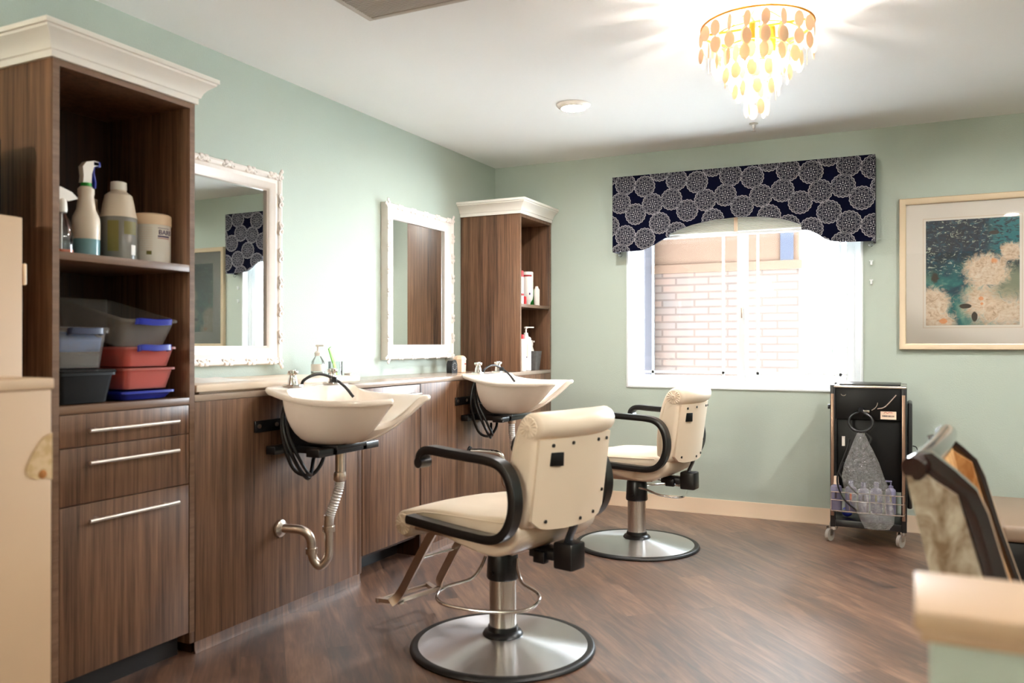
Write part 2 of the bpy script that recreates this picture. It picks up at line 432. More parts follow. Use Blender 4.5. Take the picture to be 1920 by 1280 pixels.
    def build(s, name, mats, parent=None, world=False, smooth=True, xf=None):
        bm = s.bm
        if xf is not None: bmesh.ops.transform(bm, matrix=xf, verts=bm.verts)
        if world and parent is not None:
            bmesh.ops.transform(bm, matrix=pmat(parent).inverted(), verts=bm.verts)
        bmesh.ops.recalc_face_normals(bm, faces=bm.faces)
        me = bpy.data.meshes.new(name); bm.to_mesh(me); bm.free()
        for m in (mats if isinstance(mats, (list, tuple)) else [mats]): me.materials.append(M[m] if isinstance(m, str) else m)
        if smooth:
            me.shade_smooth(); me.set_sharp_from_angle(angle=R(s.sharp))
        o = bpy.data.objects.new(name, me); COL.objects.link(o)
        if parent is not None: o.parent = parent
        return o

def pmat(o):
    m = Matrix.Translation(o.location) @ o.rotation_euler.to_matrix().to_4x4()
    return pmat(o.parent) @ m if o.parent else m
def tag(o, label, cat, group=None):
    o['label'] = label; o['category'] = cat
    if group: o['group'] = group
    return o
def thing(name, label, cat, loc=(0,0,0), rz=0, group=None):
    o = bpy.data.objects.new(name, None); o.empty_display_size = .05; COL.objects.link(o)
    o.location = loc; o.rotation_euler = (0, 0, rz)
    return tag(o, label, cat, group)
def struct(o): o['kind'] = 'structure'; return o
def dup(o, parent=None):
    c = o.copy(); COL.objects.link(c)
    if parent is not None: c.parent = parent
    for ch in list(o.children): dup(ch, c)
    return c
def arc(c, r, a0, a1, n, plane='xz'):
    out = []
    for i in range(n+1):
        a = R(a0+(a1-a0)*i/n); p, q = r*math.cos(a), r*math.sin(a)
        out.append((c[0]+p, c[1]+q)); 
    return out
def smooth_path(pts, n=8, closed=False):
    """Catmull-Rom through points"""
    P = [Vector(p) for p in pts]; N = len(P); out = []
    rng = range(N if closed else N-1)
    for i in rng:
        p0 = P[(i-1) % N] if closed or i > 0 else P[0]*2-P[1]
        p1, p2 = P[i], P[(i+1) % N]
        p3 = P[(i+2) % N] if closed or i+2 < N else P[-1]*2-P[-2]
        for k in range(n):
            t = k/n
            out.append(.5*((2*p1)+(-p0+p2)*t+(2*p0-5*p1+4*p2-p3)*t*t+(-p0+3*p1-3*p2+p3)*t**3))
    if not closed: out.append(P[-1])
    return out

# ------------------------------------------------------------------ camera
cam = bpy.data.cameras.new('camera'); co = bpy.data.objects.new('camera', cam); COL.objects.link(co)
CAM = Vector((2.810, 0, 1.13)); co.location = CAM
cam.sensor_width = 36; cam.lens = 1531.9/1920*36
co.rotation_euler = (R(90+.1555), 0, R(26.044))
cam.dof.use_dof = True; cam.dof.focus_distance = 5.2; cam.dof.aperture_fstop = 2.7
cam.clip_start = .05
scene.camera = co

XF, YB, H = .459, 5.463, 2.446     # cabinet faces, window wall, ceiling
XR, Y0 = 4.7, -2.4

# ------------------------------------------------------------------ room shell
struct(MB().box((-.15, Y0-.15, -.1), (XR+.15, YB+.15, 0)).build('floor', 'floor', smooth=False))
struct(MB().box((-.15, Y0-.15, H), (XR+.15, YB+.15, H+.1)).build('ceiling', 'ceiling', smooth=False))
struct(MB().box((-.12, Y0, 0), (0, YB+.15, H)).build('wall_left', 'wall', smooth=False))
struct(MB().box((XR, Y0, 0), (XR+.12, YB+.15, H)).build('wall_right', 'wall', smooth=False))
struct(MB().box((0, Y0-.12, 0), (XR, Y0, H)).build('wall_front', 'wall', smooth=False))
WX0, WX1, WZ0, WZ1 = 1.03, 2.545, .828, 2.06
w = MB()
w.box((0, YB, 0), (WX0, YB+.15, H)); w.box((WX1, YB, 0), (XR, YB+.15, H)); w.box((WX0, YB, 0), (WX1, YB+.15, WZ0)); w.box((WX0, YB, WZ1), (WX1, YB+.15, H))
struct(w.build('wall_back', 'wall', smooth=False))
b = MB(); prof = [(0,0),(.018,0),(.016,.012),(.010,.022),(.009,.092),(.006,.1),(0,.1)]
b.prism([(-p, z) for p, z in prof], (XF+.005, YB, 0), (0,1,0), (0,0,1), (XR-XF-.005, 0, 0))
struct(b.build('baseboard_back', 'trim'))

# window: liner, vinyl frame, two sashes, grilles, panes
win = struct(bpy.data.objects.new('window_1', None)); COL.objects.link(win); win.location = (1.79, YB+.08, WZ0)
f = MB()
def rect_frame(mb, x0, x1, z0, z1, wd, y0, y1, bev=.004):
    mb.box((x0, y0, z0), (x0+wd, y1, z1), bev); mb.box((x1-wd, y0, z0), (x1, y1, z1), bev)
    mb.box((x0+wd, y0, z0), (x1-wd, y1, z0+wd), bev); mb.box((x0+wd, y0, z1-wd), (x1-wd, y1, z1), bev)
rect_frame(f, WX0, WX1, WZ0, WZ1, .016, YB-.012, YB+.06)
f.build('window_liner', 'vinyl', win, True)
f = MB(); rect_frame(f, WX0+.014, WX1-.014, WZ0+.014, WZ1-.014, .038, YB+.05, YB+.13); f.build('window_frame', 'vinyl', win, True)
f = MB(); rect_frame(f, WX0+.05, 1.835, WZ0+.045, WZ1-.05, .04, YB+.085, YB+.115); f.build('sash', 'vinyl', win, True)
f = MB(); rect_frame(f, 1.775, WX1-.05, WZ0+.045, WZ1-.05, .05, YB+.056, YB+.086); s2 = f.build('sash', 'vinyl', win, True)
MB().box((1.80, YB+.045, 1.30), (1.812, YB+.056, 1.37), .003).build('latch', 'nickel', win, True)
for (x0, x1, ins, yy) in ((WX0+.09, 1.795, (1.19, 1.675), YB+.10), (1.825, WX1-.1, (1.905, 2.41), YB+.071)):
    MB().box((x0-.005, yy-.002, WZ0+.08), (x1+.005, yy+.002, WZ1-.09)).build('pane', 'pane', win, True, smooth=False)
    g_ = MB()
    for x in ins: g_.box((x-.008, yy-.010, WZ0+.08), (x+.008, yy-.003, WZ1-.09))
    for z in (.935, 1.86): g_.box((x0, yy-.010, z-.008), (x1, yy-.003, z+.008))
    g_.build('grille', 'vinyl', win, True)

# ------------------------------------------------------------------ outside
EY = 8.2
ext = struct(MB().box((.44, EY, -.1), (1.85, EY+.4, 1.845)).build('wall_outside', 'stone', smooth=False))
e = MB(); e.box((.40, EY-.03, 1.845), (1.88, EY+.4, 1.93)); e.box((.44, EY, 1.93), (1.85, EY+.4, 2.45)); struct(e.build('trim_1', 'stucco', smooth=False))
struct(MB().box((-4, YB+.17, 2.62), (2.5, EY+.6, 2.75)).build('shade_slab', 'stucco', smooth=False))  # unseen slab added to keep sky light off the stone wall
e = MB(); e.box((1.68, EY-.02, 1.90), (1.80, EY+.01, 2.25)); struct(e.build('window_2', 'outdoor_glass', smooth=False))
e = MB(); e.box((.27, EY-.25, -.1), (.41, EY+.4, 2.45)); struct(e.build('trim_2', 'corner_post', smooth=False))
struct(MB().box((-14, YB+.16, -.2), (20, 26, -.1)).build('ground_outside', 'ground', smooth=False))
st = MB()
for k in range(9):
    a = k*2.4; q = .02+.012*(k % 4)
    st.tube([(2.2, EY-.6, -.1), (2.2+.01*math.cos(a), EY-.6+.01*math.sin(a), .9), (2.2+q*math.cos(a), EY-.6+q*math.sin(a), 1.25+.05*(k % 5))], [.008, .006, .003], 6)
tag(st.build('dry_stalk', 'dry'), 'thin dry grassy stalk standing outside the right window pane', 'plant')

# ------------------------------------------------------------------ casework
def crown(parent, y0, y1, wall_end=False):
    pr = [(0,2.004),(.010,2.004),(.010,2.024),(.016,2.027),(.018,2.034),(.022,2.044),(.032,2.058),(.046,2.070),(.054,2.076),(.055,2.083),(.062,2.085),(.062,2.100),(0,2.100)]
    m = MB(); rows = []
    for o, z in pr:
        ye = y1 if wall_end else y1+o
        rows.append([(.003, y0-o, z), (XF+o, y0-o, z), (XF+o, ye, z), (.003, ye, z)])
    V = m.grid(rows, closed_u=True, cap=True)
    m.sharp = 25
    return m.build('crown', 'white_trim', parent, True)

def handle(parent, y0, y1, z, x=XF):
    m = MB(); m.cyl((x+.03, y0, z), (x+.03, y1, z), .0058, n=14)
    for y in (y0+.04, y1-.04): m.cyl((x-.001, y, z), (x+.03, y, z), .0045, n=10)
    return m.build('handle', 'satin', parent, True)

ty0, ty1, th = 1.621, 2.170, .022
cab = thing('tall_cabinet', 'tall walnut storage cabinet at left with open shelves above three handled drawers', 'cabinet', (XF/2, (ty0+ty1)/2, 0))
m = MB(); m.box((.004, ty0, .082), (XF, ty0+th, 2.006), .001); m.box((.004, ty1-th, .042), (XF, ty1, 2.006), .001)
m.box((.004, ty0+th, 1.984), (XF, ty1-th, 2.006)); m.box((.004, ty0+th, .082), (XF-.03, ty1-th, .1))
m.build('side_panels', ['wood'], cab, True)
e = MB()
for y in (ty0, ty1-th): e.box((XF-.0005, y, .082), (XF+.0012, y+th, 2.004))
e.box((XF-.0005, ty0+th, 1.984), (XF+.0012, ty1-th, 2.004)); e.build('edge_banding', 'edge', cab, True)
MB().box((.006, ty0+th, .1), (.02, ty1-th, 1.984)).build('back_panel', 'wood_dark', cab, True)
for z in (1.390, .910):
    MB().box((.02, ty0+th, z), (XF+.0006, ty1-th, z+.025), .001).build('shelf', ['edge'], cab, True)
for z0, z1, hz in ((.806, .9075, .856), (.6245, .803, .754), (.084, .6215, .571)):
    d = MB().box((XF-.02, ty0+th+.003, z0), (XF, ty1-th-.003, z1), .001).build('drawer', 'wood', cab, True)
    y0_, y1_ = 1.727, 2.076
    handle(d, y0_, y1_, hz)
MB().box((.05, ty0+th, 0), (XF-.05, ty1-.03, .1)).build('toe_kick', 'kick', cab, True)
crown(cab, ty0, ty1)

fy0, fy1 = 4.933, 5.455
fcab = thing('wall_cabinet', 'tall open walnut shelf unit on the counter in the far corner with white crown', 'cabinet', (XF/2, (fy0+fy1)/2, .943))
m = MB(); m.box((.004, fy0, .943), (XF, fy0+th, 2.006), .001); m.box((.004, fy1-th, .943), (XF, fy1, 2.006), .001); m.box((.004, fy0+th, 1.984), (XF, fy1-th, 2.006))
m.build('side_panels', 'wood', fcab, True)
e = MB()
for y in (fy0, fy1-th): e.box((XF-.0005, y, .943), (XF+.0012, y+th*(.45 if y == fy0 else 1), 2.004))
e.build('edge_banding', 'edge', fcab, True)
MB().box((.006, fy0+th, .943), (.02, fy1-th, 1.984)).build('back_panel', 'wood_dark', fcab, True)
MB().box((.02, fy0+th, 1.378), (XF-.003, fy1-th, 1.40), .001).build('shelf', 'edge', fcab, True)
crown(fcab, fy0, fy1, True)

# base run: flush panel, door unit, flush panel
def knee(y0, y1, label):
    t = thing('vanity_panel', label, 'cabinet panel', (XF/2, (y0+y1)/2, 0), 0, 'flush walnut vanity panels')
    MB().box((XF-.02, y0, .038), (XF, y1, .917), .001).build('front_panel', 'wood', t, True)
    m = MB(); m.box((.004, y0+.002, 0), (XF-.022, y0+.02, .917)); m.build('side_support', 'wood_dark', t, True)
    return t
kp = knee(ty1+.001, 3.149, 'flush walnut vanity panel behind the nearer basin, left of the narrow door')
m = MB().box((XF-.02, 3.153, .038), (XF-.002, 3.183, .917), .001); m.build('filler_strip', 'wood', kp, True)
knee(3.701, 5.455, 'flush walnut vanity panel behind the farther basin, right of the narrow door')
run = thing('door_cabinet', 'narrow walnut base cabinet door with bar handle between the two basins', 'cabinet', (XF/2, 3.44, 0))
dr = MB().box((XF-.02, 3.187, .118), (XF, 3.692, .914), .001).build('door', 'wood', run, True)
handle(dr, 3.30, 3.66, .868)
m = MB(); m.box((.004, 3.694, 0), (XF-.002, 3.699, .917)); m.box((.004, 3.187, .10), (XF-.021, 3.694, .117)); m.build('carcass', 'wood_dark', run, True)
MB().box((.25, 3.187, 0), (.315, 3.694, .1)).build('toe_kick', 'kick', run, True)
# sheet flooring turned up against the flush panels
m = MB()
for y0, y1 in ((ty1+.001, 3.165), (3.699, YB-.02)):
    m.prism([(0,0),(.007,0),(.003,.012),(.0018,.040),(0,.040)], (XF, y0, .0005), (1,0,0), (0,0,1), (0, y1-y0, 0))
struct(m.build('baseboard_left', 'floor'))

ctr = thing('countertop', 'narrow grey brown laminate countertop along the mint wall', 'countertop', (XF/2, 3.8, .918))
MB().box((.003, ty1+.001, .918), (XF+.001, 5.455, .942), .002).build('slab', 'top', ctr, True)
m = MB().box((.01, ty1+.012, .951), (XF-.001, 3.172, .978), .004); m.box((.05, ty1+.05, .9425), (XF-.03, 3.12, .951))
tag(m.build('counter_board', 'cream_top'), 'cream board lying on the countertop behind the nearer basin', 'board')
m = MB(); m.sharp = 80
P = []
for i in range(9):
    P.append([(.16+.20*j/6, 2.30+.26*i/8, .9785+.014*math.sin(PI*i/8)**.6*math.sin(PI*j/6)**.5*(1+.3*math.sin(i*2.1+j))) for j in range(7)])
m.grid(P); m.grid([[(p[0], p[1], .9784) for p in r] for r in P])
tag(m.build('folded_cloth', 'white_pl'), 'small folded white cloth on the cream board under the mirror', 'cloth')

# ------------------------------------------------------------------ mirrors
def mirror(name_label, y0, y1, z0, z1):
    t = thing('wall_mirror', name_label, 'mirror', (.0, (y0+y1)/2, z0), 0, 'white framed mirrors')
    prof = [(0,.001),(0,.030),(.006,.046),(.016,.050),(.026,.046),(.034,.040),(.052,.045),(.066,.038),(.078,.034),(.084,.026),(.090,.024),(.090,.012)]
    rows = [[(x, y0+o, z0+o), (x, y1-o, z0+o), (x, y1-o, z1-o), (x, y0+o, z1-o)] for o, x in prof]
    m = MB(); m.sharp = 38; m.grid(rows, closed_u=True)
    MB().box((.004, y0+.08, z0+.08), (.0125, y1-.08, z1-.08)).build('mirror_glass', 'mirror', t, True, smooth=False)
    c = m; rnd = random.Random(3)
    def scroll(u0, fn, flip):
        # a leafy curl with three lobes, laid along the moulding
        pts = []
        for i in range(13):
            a = i/12*4.4; r = .024*(1-i/16)
            pts.append(fn(u0 + flip*(.5*r*math.cos(a)*2 + .022*i/12), .018+.6*r*math.sin(a)) )
        c.tube(pts, [.0062-.0003*i for i in range(13)], 6)
        for k in range(3):
            p = fn(u0 + flip*(.018+.014*k), .010+.009*(k % 2)); c.ball(p, .0095, 5, (.7, 1.2, 1.2))
    for side in range(4):
        L = (y1-y0) if side % 2 == 0 else (z1-z0)
        fn = {0: lambda u, o: (.047, y0+u, z0+o), 1: lambda u, o: (.047, y1-o, z0+u), 2: lambda u, o: (.047, y0+u, z1-o), 3: lambda u, o: (.047, y0+o, z0+u)}[side]
        n = int(L/.066)
        for i in range(n): scroll((i+.5)*L/n, fn, 1 if i % 2 else -1)
    m.build('frame', 'frame', t, True)
    return t
mirror('nearer white carved mirror, partly hidden by the tall cabinet and reflecting the blue valance', 2.318, 3.103, 1.030, 1.957)
mirror('farther white carved mirror beside the corner shelf unit, reflecting its brown side', 3.988, 4.772, 1.034, 1.966)

# ------------------------------------------------------------------ shampoo basins
def make_basin():
    """origin at floor under the drain line: x out from the panel face, y across"""
    t = thing('shampoo_basin', '', 'basin', (XF, 2.74, 0), 0, 'white shampoo basins')
    half = [(.012,0,.957),(.012,.10,.957),(.014,.19,.956),(.03,.238,.953),(.07,.250,.944),(.14,.252,.927),(.22,.252,.915),(.32,.250,.911),(.42,.240,.912),(.50,.215,.914),(.545,.180,.916),(.566,.140,.918),(.560,.114,.915),(.525,.102,.886),(.478,.094,.846),(.436,.074,.818),(.410,.040,.804),(.404,0,.802)]
    outl = half + [(a, -b_, z) for a, b_, z in reversed(half[1:-1])]
    outl = smooth_path([(a, b_, z) for a, b_, z in outl], 3, True)
    n = len(outl); D = Vector((.235, 0))
    def ring(k, dz, cx=.26, zmix=0, zflat=0, shrink_x=None):
        out = []
        for p in outl:
            x = cx + (p.x-cx)*(k if shrink_x is None else shrink_x); y = p.y*k
            z = p.z*(1-zmix)+zflat*zmix+dz
            out.append((x, y, z))
        return out
    m = MB(); m.sharp = 60
    def blend(t_, inner):
        """bowl rings: t_ 0 at the rim, 1 at the drain"""
        out = []
        for i, p in enumerate(outl):
            dx, dy = p.x-.235, p.y
            back = max(0, -dx)/.23
            if inner:
                # flat tap ledge at the back: bowl starts further forward there
                sx = 1-.42*min(1, back*1.15)**1.2
                px, py = .235+dx*sx*.93, p.y*.90
            else:
                sx = 1-.40*min(1, back*1.1)**1.3
                px, py = .235+dx*sx*.97, p.y*.955
            wf = max(0, min(1, (dx+.06)/.30)); wf = wf*wf*(3-2*wf)
            s_b = math.cos(t_*PI/2)**.55 if t_ < 1 else 0
            s_f = 1-t_**1.08
            s_ = s_b*(1-wf)+s_f*wf
            rr = .10+.90*s_ if not inner else .07+.93*s_
            qx, qy = .235+(px-.235)*rr, py*(rr*wf+(1-wf)*rr)
            zb = .742 if inner else .718
            q = math.sin(t_*PI/2)**(1.15-.1*wf)
            z = (p.z-(.006 if inner else .020))*(1-q)+zb*q
            out.append((qx, qy, z))
        return out
    rows = [blend(i/9, False) for i in range(9, -1, -1)]
    rows += [ring(.962, -.022), ring(.985, -.022), ring(1.0, -.014), ring(1.0, -.005), ring(.985, .001), ring(.965, .001), ring(.945, -.001)]
    rows += [blend(i/9, True) for i in range(0, 10)]
    m.grid(rows, closed_u=True, cap=True)
    m.build('bowl', 'ceramic', t)
    # taps
    for y in (-.128, .128):
        k = MB(); k.box((.045, y-.030, .952), (.105, y+.030, .964), .004); k.lathe([(.021,.964),(.018,.985),(.013,.996),(.014,1.004)], (.075, y, 0), 16)
        for a in range(4):
            k.obox((.075+.013*math.cos(a*PI/2), y+.013*math.sin(a*PI/2), 1.012), (.022, .015, .016), (math.cos(a*PI/2), math.sin(a*PI/2), 0), bev=.004)
        k.lathe([(.014,1.002),(.016,1.012),(.013,1.022),(.004,1.024)], (.075, y, 0), 14)
        k.build('tap', 'chrome', t)
    k = MB(); k.tube(smooth_path([(.085, -.085, .96), (.088, -.075, .978), (.098, -.03, .998), (.11, .02, 1.0), (.13, .075, .978), (.16, .105, .945), (.19, .125, .90)], 6), .0065, 10)
    k.build('spray_hose', 'black', t)
    MB().obox((.128, .068, .976), (.03, .022, .026), (1, .6, 0), bev=.005).build('hose_clip', 'black', t)
    MB().lathe([(.020,.745),(.018,.742),(.0,.741)], (.235, 0, 0), 18).build('drain_ring', 'chrome', t)
    # wall bracket: back plate, gusset arms, cross bar
    k = MB(); k.box((.001, -.27, .775), (.010, .27, .822), .002)
    for y in (-.10, .10):
        k.prism([(0,.70),(.20,.70),(.20,.715),(.03,.80),(0,.82)], (.004, y, 0), (1,0,0), (0,0,1), (0, .008, 0))
    k.box((.004, -.205, .682), (.05, .205, .716), .003); k.box((.03, -.115, .682), (.27, -.085, .712), .003); k.box((.03, .085, .682), (.27, .115, .712), .003); k.box((.205, -.20, .682), (.27, .20, .712), .003)
    k.box((.13, -.10, .70), (.28, .10, .722), .004)
    k.build('wall_bracket', 'bracket', t)
    k = MB()
    for a_, b_, r_ in (((.009, -.25, .80), (.014, -.25, .80), .009), ((.009, -.15, .80), (.014, -.15, .80), .009), ((.20, -.122, .697), (.20, -.112, .697), .010)):
        MB().cyl(a_, b_, r_, n=12).build('bolt', 'nickel', t)
    # supply hoses
    for P_, r_ in (([(.07, -.135, .93), (.05, -.15, .87), (.045, -.155, .76), (.07, -.12, .62), (.11, -.06, .585), (.14, -.02, .64), (.12, .02, .72)], .008),
                   ([(.08, -.135, .93), (.085, -.19, .86), (.11, -.215, .77), (.15, -.205, .67), (.165, -.16, .60), (.15, -.11, .59), (.12, -.05, .66)], .008),
                   ([(.09, -.118, .93), (.10, -.175, .87), (.125, -.215, .78), (.17, -.21, .69), (.185, -.17, .62), (.17, -.13, .60)], .007)):
        MB().tube(smooth_path(P_, 6), r_, 8).build('supply_hose', 'black', t)
    MB().cyl((.07, -.135, .945), (.068, -.137, .905), .010, n=12).build('brass_fitting', 'brass', t)
    MB().cyl((.09, -.115, .945), (.091, -.114, .905), .009, n=12).build('brass_fitting', 'brass', t)
    return t
def near_drain(t):
    o = (XF, 2.74)
    L = lambda x, y, z: (x-o[0], y-o[1], z)
    k = MB(); k.lathe([(.024,.715),(.026,.70),(.024,.68),(.0195,.678),(.0195,.60),(.024,.598),(.026,.585),(.026,.565),(.022,.56)], L(.678, 2.735, 0), 20); k.build('tailpiece', 'nickel', t)
    k = MB(); pts = smooth_path([L(.678, 2.735, .57), L(.674, 2.733, .53), L(.655, 2.722, .46), L(.642, 2.712, .41), L(.640, 2.710, .385)], 24)
    rr = [.0190+(.0016 if (i//2) % 2 else -.0012) for i in range(len(pts))]
    k.tube(pts, rr, 14); k.sharp = 20; k.build('flexible_hose', M['ribbed'], t)
    k = MB(); k.tube([L(.640, 2.710, .42), L(.640, 2.710, .375)], .0205, 16); k.tube([L(.640, 2.710, .375), L(.640, 2.710, .352)], .026, 16)
    k.build('hose_clamp', 'nickel', t)
    k = MB(); k.sharp = 60
    k.tube(smooth_path([L(.640, 2.710, .36), L(.640, 2.710, .27), L(.632, 2.705, .235), L(.610, 2.692, .212), L(.588, 2.680, .235), L(.580, 2.675, .27), L(.578, 2.674, .315), L(.565, 2.666, .345), L(.535, 2.650, .362), L(.47, 2.625, .366)], 6), .0185, 16)
    k.build('trap', 'nickel', t)
    MB().tube([L(.580, 2.675, .285), L(.580, 2.675, .262)], .0245, 16).build('slip_nut', 'nickel', t)
    k = MB(); k.tube([L(XF+.003, 2.621, .366), L(XF+.010, 2.621, .366), L(XF+.018, 2.6215, .366)], [.037, .035, .022], 22); k.build('wall_flange', 'nickel', t)
def far_drain(t):
    o = (XF, 4.335); L = lambda x, y, z: (x-o[0], y-o[1], z)
    k = MB(); k.lathe([(.024,.715),(.026,.70),(.024,.67),(.022,.66)], L(.69, 4.335, 0), 20); k.build('tailpiece', 'nickel', t)
    k = MB(); pts = smooth_path([L(.69, 4.335, .67), L(.69, 4.335, .60), L(.70, 4.34, .54), L(.72, 4.345, .48), L(.725, 4.345, .42)], 24)
    k.tube(pts, [.0185+(.0016 if (i//2) % 2 else -.0012) for i in range(len(pts))], 14); k.sharp = 20; k.build('flexible_hose', M['ribbed'], t)
    k = MB(); k.sharp = 60
    k.tube(smooth_path([L(.725, 4.345, .43), L(.725, 4.345, .34), L(.71, 4.335, .30), L(.68, 4.32, .285), L(.655, 4.31, .31), L(.65, 4.305, .38), L(.645, 4.30, .45), L(.62, 4.29, .485), L(.54, 4.26, .495), L(.47, 4.236, .496)], 6), .0165, 14)
    k.build('trap', 'chrome', t)
    k = MB(); k.tube([L(XF+.001, 4.236, .496), L(XF+.008, 4.236, .496)], [.03, .026], 20); k.build('wall_flange', 'black', t)
M['ribbed'] = simple('ribbed_hose', (222, 218, 214), .3, .25)
bas = make_basin(); bas['label'] = 'nearer white shampoo basin with neck rest, mounted beside the tall cabinet'
bas2 = dup(bas); bas2.location = (XF, 4.335, 0); bas2['label'] = 'farther white shampoo basin with neck rest, below the corner shelf unit'
near_drain(bas); far_drain(bas2)

# ------------------------------------------------------------------ salon chairs
def loft_pad(profile, stations, shift, cap=True):
    """profile (u,z) polygon swept along v; stations [(v, inset)]; shift(v) moves u"""
    cx = sum(p[0] for p in profile)/len(profile); cz = sum(p[1] for p in profile)/len(profile)
    n = len(profile); rows = []
    nr = []
    for i in range(n):
        a, b_ = profile[i-1], profile[(i+1) % n]; dx, dz = b_[0]-a[0], b_[1]-a[1]; L = math.hypot(dx, dz) or 1
        nr.append((dz/L, -dx/L))
    area = sum(profile[i][0]*profile[(i+1) % n][1]-profile[(i+1) % n][0]*profile[i][1] for i in range(n))
    sg = -1 if area > 0 else 1
    for v, ins in stations:
        rows.append([(p[0]+sg*nr[i][0]*ins+shift(v), v, p[1]+sg*nr[i][1]*ins) for i, p in enumerate(profile)])
    m = MB(); m.grid(rows, closed_u=True, cap=cap)
    return m
def make_chair(rz, loc, lever_dir):
    t = thing('salon_chair', '', 'chair', loc, rz, 'cream salon chairs')
    # base
    m = MB(); m.sharp = 50
    m.lathe([(.326,.006),(.326,.014),(.30,.019),(.22,.028),(.14,.038),(.085,.046),(.05,.048)], n=96); m.build('base_plate', 'disc', t)
    m = MB(); m.lathe([(.324,0),(.342,0),(.346,.006),(.342,.014),(.334,.018),(.324,.016)], n=96); m.build('base_ring', 'rubber', t)
    m = MB(); m.lathe([(.074,.044),(.076,.05),(.07,.060),(.058,.066),(.055,.080),(.05,.082)], n=40); m.build('collar', 'black', t)
    m = MB(); m.lathe([(.0505,.07),(.0505,.27)], n=48); m.build('column', 'column', t)
    m = MB(); m.lathe([(.058,.256),(.061,.262),(.059,.30),(.056,.355),(.050,.368),(.02,.370)], n=40); m.lathe([(.024,.366),(.024,.402)], n=24); m.cyl((.0, .058, .285), (.0, .066, .285), .008, n=12); m.build('column_cap', 'black', t)
    # pump lever: a bent rod loop from the cap
    ca, sa = math.cos(lever_dir), math.sin(lever_dir)
    loc_pt = lambda a, b_, z: (a*ca-b_*sa, a*sa+b_*ca, z)
    pts = smooth_path([loc_pt(*p) for p in [(.02, .062, .335), (.05, .072, .30), (.08, .10, .265), (.13, .165, .25), (.18, .185, .243), (.235, .172, .232), (.265, .12, .222), (.272, 0, .216), (.265, -.12, .222), (.235, -.172, .232), (.18, -.185, .243), (.13, -.165, .25), (.08, -.10, .265), (.05, -.072, .30), (.02, -.062, .335)]], 6)
    MB().tube(pts, .0062, 10).build('pump_lever', 'chrome', t)
    # seat
    sp = [(.318,.412),(.336,.430),(.342,.456),(.334,.482),(.312,.500),(.28,.508),(.24,.514),(.18,.526),(.10,.532),(0,.534),(-.10,.538),(-.19,.545),(-.235,.535),(-.262,.510),(-.262,.475),(-.235,.440),(-.19,.412),(-.12,.402),(0,.418),(.12,.442),(.20,.452),(.24,.446),(.262,.418),(.288,.404)]
    sp = [(p.x, p.z) for p in smooth_path([(a, 0, b_) for a, b_ in sp], 3, True)]
    W = .232
    stn = [(-W, .014), (-W+.004, .006), (-W+.012, 0), (-.12, -.004), (0, -.006), (.12, -.004), (W-.012, 0), (W-.004, .006), (W, .014)]
    m = loft_pad(sp, stn, lambda v: 0); m.sharp = 50
    seat = m.build('seat', 'leather', t)
    def rosette(parent, u, v, z, r, sgn):
        k = MB(); rows = []
        for q, (rr, h) in enumerate(((.08, .010), (.22, .011), (.30, .004), (.62, .005), (.88, .004), (1.0, -.004))):
            rows.append([(u+r*rr*math.cos(a), v+sgn*(h+(.0035 if (i % 2 and .25 < rr < .95) else 0)), z+r*rr*math.sin(a)) for i, a in ((i, 2*PI*i/32) for i in range(32))])
        k.grid(rows, closed_u=True); k.face([w_ for w_ in list(k.bm.verts)[:32]]); k.sharp = 55
        k.build('rosette', 'leather', parent)
    for sgn in (-1, 1): rosette(seat, .292, sgn*(W-.002), .454, .043, sgn)
    for sgn in (-1, 1):
        k = MB(); k.tube([(p[0], sgn*(W+.001), p[1]) for p in [(.255,.497),(.18,.513),(.10,.518),(0,.520),(-.10,.522),(-.20,.526)]], .0032, 6)
        k.build('piping', 'shell_back', seat)
    # backrest with rolled top, bowed in plan
    bow = lambda v: -.040*(1-(v/.22)**2)+.02
    bp = [(-.228,.520),(-.222,.57),(-.222,.64),(-.232,.72),(-.246,.79),(-.262,.838),(-.280,.872),(-.300,.892),(-.328,.902),(-.356,.893),(-.372,.872),(-.374,.846),(-.360,.824),(-.344,.812),(-.342,.79),(-.335,.72),(-.324,.64),(-.312,.57),(-.300,.53),(-.280,.512),(-.25,.508)]
    bp = [(p.x, p.z) for p in smooth_path([(a, 0, b_) for a, b_ in bp], 3, True)]
    W2 = .222
    stn = [(-W2, .015), (-W2+.003, .007), (-W2+.011, 0), (-.15, -.002), (-.075, -.003), (0, -.004), (.075, -.003), (.15, -.002), (W2-.011, 0), (W2-.003, .007), (W2, .015)]
    m = loft_pad(bp, stn, bow); m.sharp = 60
    back = m.build('backrest', 'leather', t)
    for sgn in (-1, 1): rosette(back, -.322+bow(W2), sgn*(W2-.003), .853, .040, sgn)
    for sgn in (-1, 1):
        k = MB(); k.tube(smooth_path([(u+bow(W2), sgn*(W2-.001), z) for u, z in [(-.250,.525),(-.248,.60),(-.252,.70),(-.262,.77),(-.280,.83),(-.296,.868)]], 4), .003, 6)
        k.build('piping', 'shell_back', back)
    # rear shell panel with bolts
    m = MB(); rows = []
    nv = 13
    for i in range(nv):
        v = -.209+.418*i/(nv-1); ed = abs(v)/.209
        zt = .814; zb = .512-.012*(1-ed**2)+(.028*max(0, ed-.8)/.2)
        r_ = []
        for j in range(9):
            z = zb+(zt-zb)*j/8; s_ = (z-.51)/.30
            u = -.306-.040*s_ + bow(v)-.010
            r_.append((u, v, z))
        rows.append(r_)
    inner = [[(p[0]+.012, p[1]*1.0, p[2]) for p in r_] for r_ in rows]
    m.grid(rows); m.grid(inner)
    per_o = [r_[0] for r_ in rows]+[p for p in rows[-1][1:]]+[r_[-1] for r_ in reversed(rows[:-1])]+[p for p in reversed(rows[0][1:-1])]
